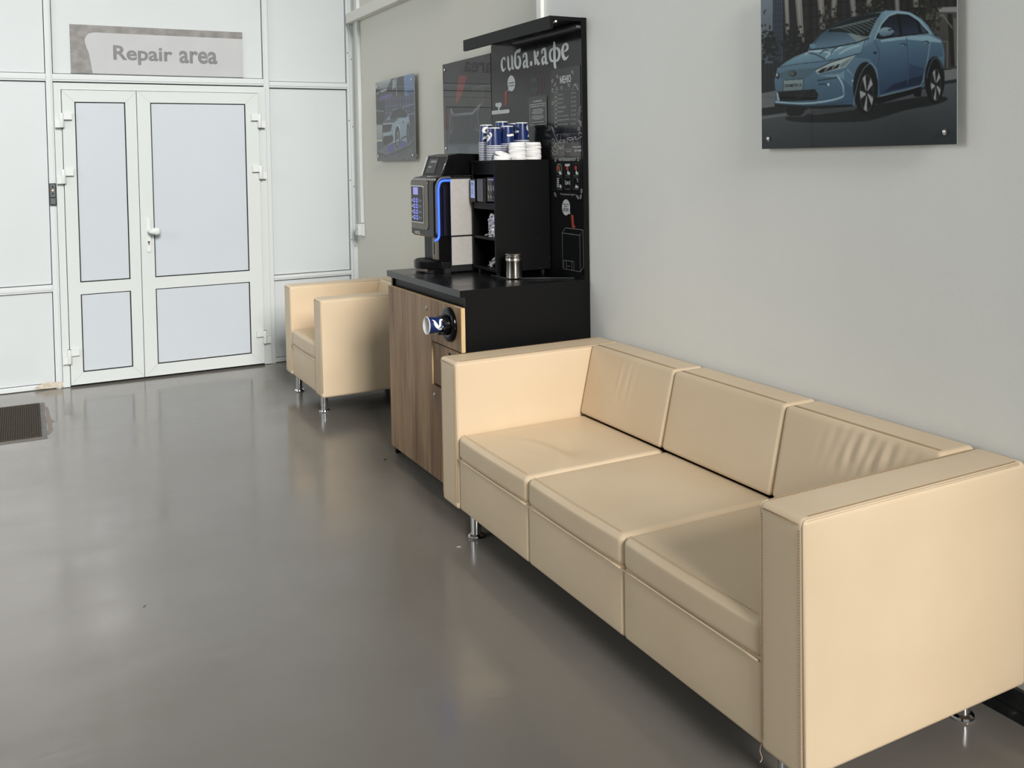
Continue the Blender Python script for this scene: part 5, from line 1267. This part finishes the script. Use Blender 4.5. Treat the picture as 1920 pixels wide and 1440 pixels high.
def paint_far(c, mapper):
    c.map = mapper((690, 120, 7.2))
    c.poly([(60, 60), (700, 60), (700, 1400), (60, 1400)], (74, 76, 84), c2=(66, 66, 70))
    c.poly([(90, 240), (320, 190), (260, 330), (100, 345)], (178, 186, 188), c2=(120, 126, 130)); c.poly([(250, 330), (340, 220), (400, 180), (480, 160), (490, 420), (250, 420)], (56, 58, 62))
    for k in range(6): c.line([(330, 240 + 22 * k), (372, 200 + 20 * k)], 7, (150, 160, 168))
    c.line([(398, 180), (380, 260), (386, 420)], 8, (150, 162, 172)); c.poly([(480, 150), (640, 110), (640, 510), (500, 540)], (112, 140, 182), c2=(92, 116, 156))
    c.scatter(540, 640, 340, 460, 40, 22, (72, 88, 116), 8, .6)
    c.poly([(100, 360), (340, 330), (260, 440), (100, 480)], (54, 56, 60)); c.line([(120, 400), (180, 370), (250, 350)], 9, (188, 190, 192)); c.ell(118, 380, 16, 22, (30, 32, 36)); c.ell(160, 395, 18, 22, (34, 36, 40))
    c.poly([(150, 480), (190, 430), (330, 400), (320, 440), (200, 500)], (98, 88, 150))
    c.poly([(100, 480), (640, 420), (640, 760), (100, 800)], (62, 62, 84), .8)
    for k in range(9):
        x = 250 + 38 * k; c.line([(x, 430), (x + 6, 760)], 4, (92, 92, 140), .7)
        for j in range(4): c.ell(x, 480 - 3 * k + 90 * j, 4, 7, (170, 172, 220))
    for k in range(8): c.ell(470 + 22 * k, 582 - 6 * k, 5, 8, (196, 200, 240)); c.ell(540 + 14 * k, 684 - 3 * k, 4, 8, (180, 186, 230))
    c.poly([(100, 500), (230, 510), (220, 800), (100, 810)], (38, 40, 44)); c.line([(100, 632), (216, 640)], 5, (120, 124, 128)); c.poly([(100, 826), (200, 820), (190, 1040), (100, 1050)], (158, 168, 166), c2=(132, 138, 136)); c.line([(100, 1040), (190, 1030)], 8, (190, 196, 170))
    c.poly([(100, 1060), (240, 1040), (560, 1020), (640, 930), (640, 1320), (100, 1330)], (78, 80, 86)); c.poly([(120, 1170), (240, 1110), (610, 1040), (560, 1100), (280, 1240), (230, 1240)], (100, 104, 112)); c.line([(130, 1190), (250, 1242), (560, 1110), (610, 1060)], 10, (52, 54, 60))
    c.poly([(260, 1100), (360, 1080), (350, 1190), (270, 1200)], (84, 78, 140)); c.poly([(430, 1050), (520, 1030), (510, 1100), (420, 1130)], (84, 78, 146)); c.scatter(140, 640, 1180, 1330, 260, 9, (92, 90, 90), 14, .5); c.scatter(480, 640, 1080, 1300, 160, 9, (100, 98, 98), 14, .5)
    # white car
    c.poly([(200, 790), (240, 760), (300, 700), (330, 620), (430, 590), (510, 620), (545, 700), (560, 780), (560, 980), (540, 1060), (420, 1020), (360, 1060), (230, 1110), (200, 1000)], (156, 176, 190), c2=(122, 142, 158))
    c.poly([(290, 740), (330, 630), (430, 592), (505, 622), (536, 690), (520, 720), (400, 730), (350, 750)], (42, 46, 52)); c.poly([(196, 800), (330, 800), (310, 900), (240, 940), (196, 920)], (38, 40, 44)); c.poly([(205, 790), (260, 750), (410, 740), (340, 800), (205, 812)], (72, 80, 90))
    c.line([(205, 812), (340, 800)], 6, (170, 178, 184)); c.poly([(216, 946), (256, 944), (256, 990), (218, 990)], (176, 180, 180)); c.poly([(205, 975), (330, 960), (345, 1010), (330, 1050), (240, 1100), (210, 1090)], (34, 36, 40)); c.poly([(200, 930), (300, 910), (310, 950), (205, 980)], (150, 164, 172))
    c.line([(356, 1040), (360, 900), (390, 830), (420, 850), (430, 1000)], 16, (168, 190, 202)); c.ell(396, 985, 34, 150, (40, 42, 46)); c.ell(400, 1010, 18, 110, (112, 118, 122)); c.ell(400, 1010, 8, 60, (52, 54, 58)); c.line([(384, 1040), (416, 1020)], 6, (190, 194, 196))
    c.ell(540, 930, 20, 140, (46, 48, 54)); c.ell(542, 950, 9, 90, (96, 100, 106)); c.poly([(440, 1000), (520, 965), (520, 985), (440, 1020)], (44, 48, 54)); c.ell(476, 786, 10, 12, (70, 82, 94)); c.blur(2)

def paint_mid(c, mapper):
    c.map = mapper((820, 90, 754 / 110.))
    c.poly([(40, -200), (1100, -200), (1100, 1500), (40, 1500)], (46, 47, 48), c2=(60, 62, 62))
    c.poly([(60, 820), (165, 820), (160, 1060), (60, 1070)], (92, 44, 44)); c.poly([(60, 1060), (180, 1030), (180, 1180), (60, 1250)], (86, 92, 94)); c.poly([(60, 1220), (1100, 1200), (1100, 1500), (60, 1500)], (92, 102, 106), c2=(118, 130, 134))
    c.ell(180, 1330, 90, 70, (140, 152, 154), .5); c.ell(480, 1320, 90, 80, (140, 152, 154), .5)
    c.poly([(140, 300), (280, 260), (230, 700), (140, 790)], (52, 56, 60), .8); c.poly([(278, 350), (380, 360), (330, 560), (262, 710), (232, 712), (250, 540)], (150, 52, 50), c2=(170, 62, 58)); c.poly([(590, 480), (640, 530), (656, 640), (640, 640), (600, 540)], (150, 56, 52))
    car = [(176, 790), (230, 720), (400, 700), (440, 620), (470, 500), (600, 470), (760, 480), (900, 560), (1100, 640), (1100, 1210), (160, 1230), (150, 900)]
    c.poly(car, (52, 53, 53), c2=(64, 65, 64)); c.poly([(440, 640), (470, 510), (580, 490), (580, 650), (540, 700)], (66, 68, 68)); c.line([(432, 660), (462, 520), (580, 484), (700, 480)], 6, (110, 112, 112)); c.line([(586, 490), (586, 650)], 6, (120, 118, 116)); c.poly([(560, 660), (700, 600), (700, 1000), (570, 1010)], (70, 60, 60), .7)
    c.line([(176, 790), (208, 866), (450, 840), (552, 728)], 15, (168, 172, 172)); c.line([(172, 800), (164, 960), (176, 1100), (206, 1030), (186, 900), (180, 850)], 8, (146, 150, 150)); c.line([(552, 728), (516, 830), (528, 980), (544, 1080)], 8, (140, 144, 144)); c.line([(500, 840), (486, 1000), (540, 1080)], 7, (124, 128, 128)); c.poly([(440, 1050), (490, 1010), (545, 1080)], (100, 104, 104))
    c.poly([(560, 700), (600, 640), (572, 760)], (120, 122, 122), .7); c.line([(410, 940), (440, 980), (420, 1030)], 5, (90, 92, 92)); c.ell(310, 905, 14, 12, (80, 82, 82))
    for k in range(9): c.line([(420, 900 + 10 * k), (460, 880 + 10 * k)], 3, (92, 94, 94))
    c.poly([(180, 860), (500, 850), (480, 1180), (190, 1190)], (56, 57, 56), .5); c.blur(2)

p3 = poster('large glossy poster of a blue sedan above the sofa', -4.6166, -5.3817, 1.5454, 2.116, paint_near, (432, 322), M_photo, 1.05, .25, contrast=1.3)
poster('glossy poster of a white car on a stage, farthest along the wall', -.628, -1.3734, 1.5265, 2.0986, paint_far, (210, 160), M_photo2, .85)
poster('dark glossy poster of a car front half hidden by the menu board', -1.8494, -2.504, 1.5625, 2.109, paint_mid, (184, 155), M_photo2, .5, pins=1)
# number plate lettering printed on the near poster
cr6 = lambda x, y: on(1400 + x * 440 / 1920., y * 440 / 1920., 0, PXP)
a = cr6(310, 704); b = cr6(450, 696)
text('plate_lettering', 'GEOMETRY A', 'X', PXP - .0004, float(a[1]), float(b[1]), float(cr6(310, 714)[2]), float(cr6(310, 690)[2]), M_print_k, p3, bold=.02, slope=float(cr6(450, 690)[2] - cr6(310, 690)[2]) * .5)

# ------------------------------------------------------------------ small litter on the floor
def speck(px, py, ln, ang, r, m, label):
    q = on(px, py, 2, .001); pts = [(q[0] + ln * (t - .5) * math.cos(ang) + .15 * ln * math.sin(3 * t) * math.sin(ang), q[1] + ln * (t - .5) * math.sin(ang) + .12 * ln * math.sin(4 * t), .0012 + r) for t in np.linspace(0, 1, 6)]
    o = tube('lint_thread', pts, r, m); tag(o, label, 'thread'); return o
M_lint = mat('dark_lint', (26, 26, 26), .8, bump=(300, (1, 1, 1), .2, .001))
speck(271, 1137, .014, .9, .0011, M_lint, 'tiny dark thread lying on the open floor')
speck(860, 1026, .016, 2.6, .0010, M_paperw, 'tiny pale thread on the floor by the sofa leg')
sp_ = lathe('rubber_plug', [(0, .004), (.006, .003), (.007, 0)], M_gap, None, tuple(on(722, 862, 2, 0)), 'Z', 12); tag(sp_, 'tiny black plug on the floor beside the cabinet foot', 'plug')
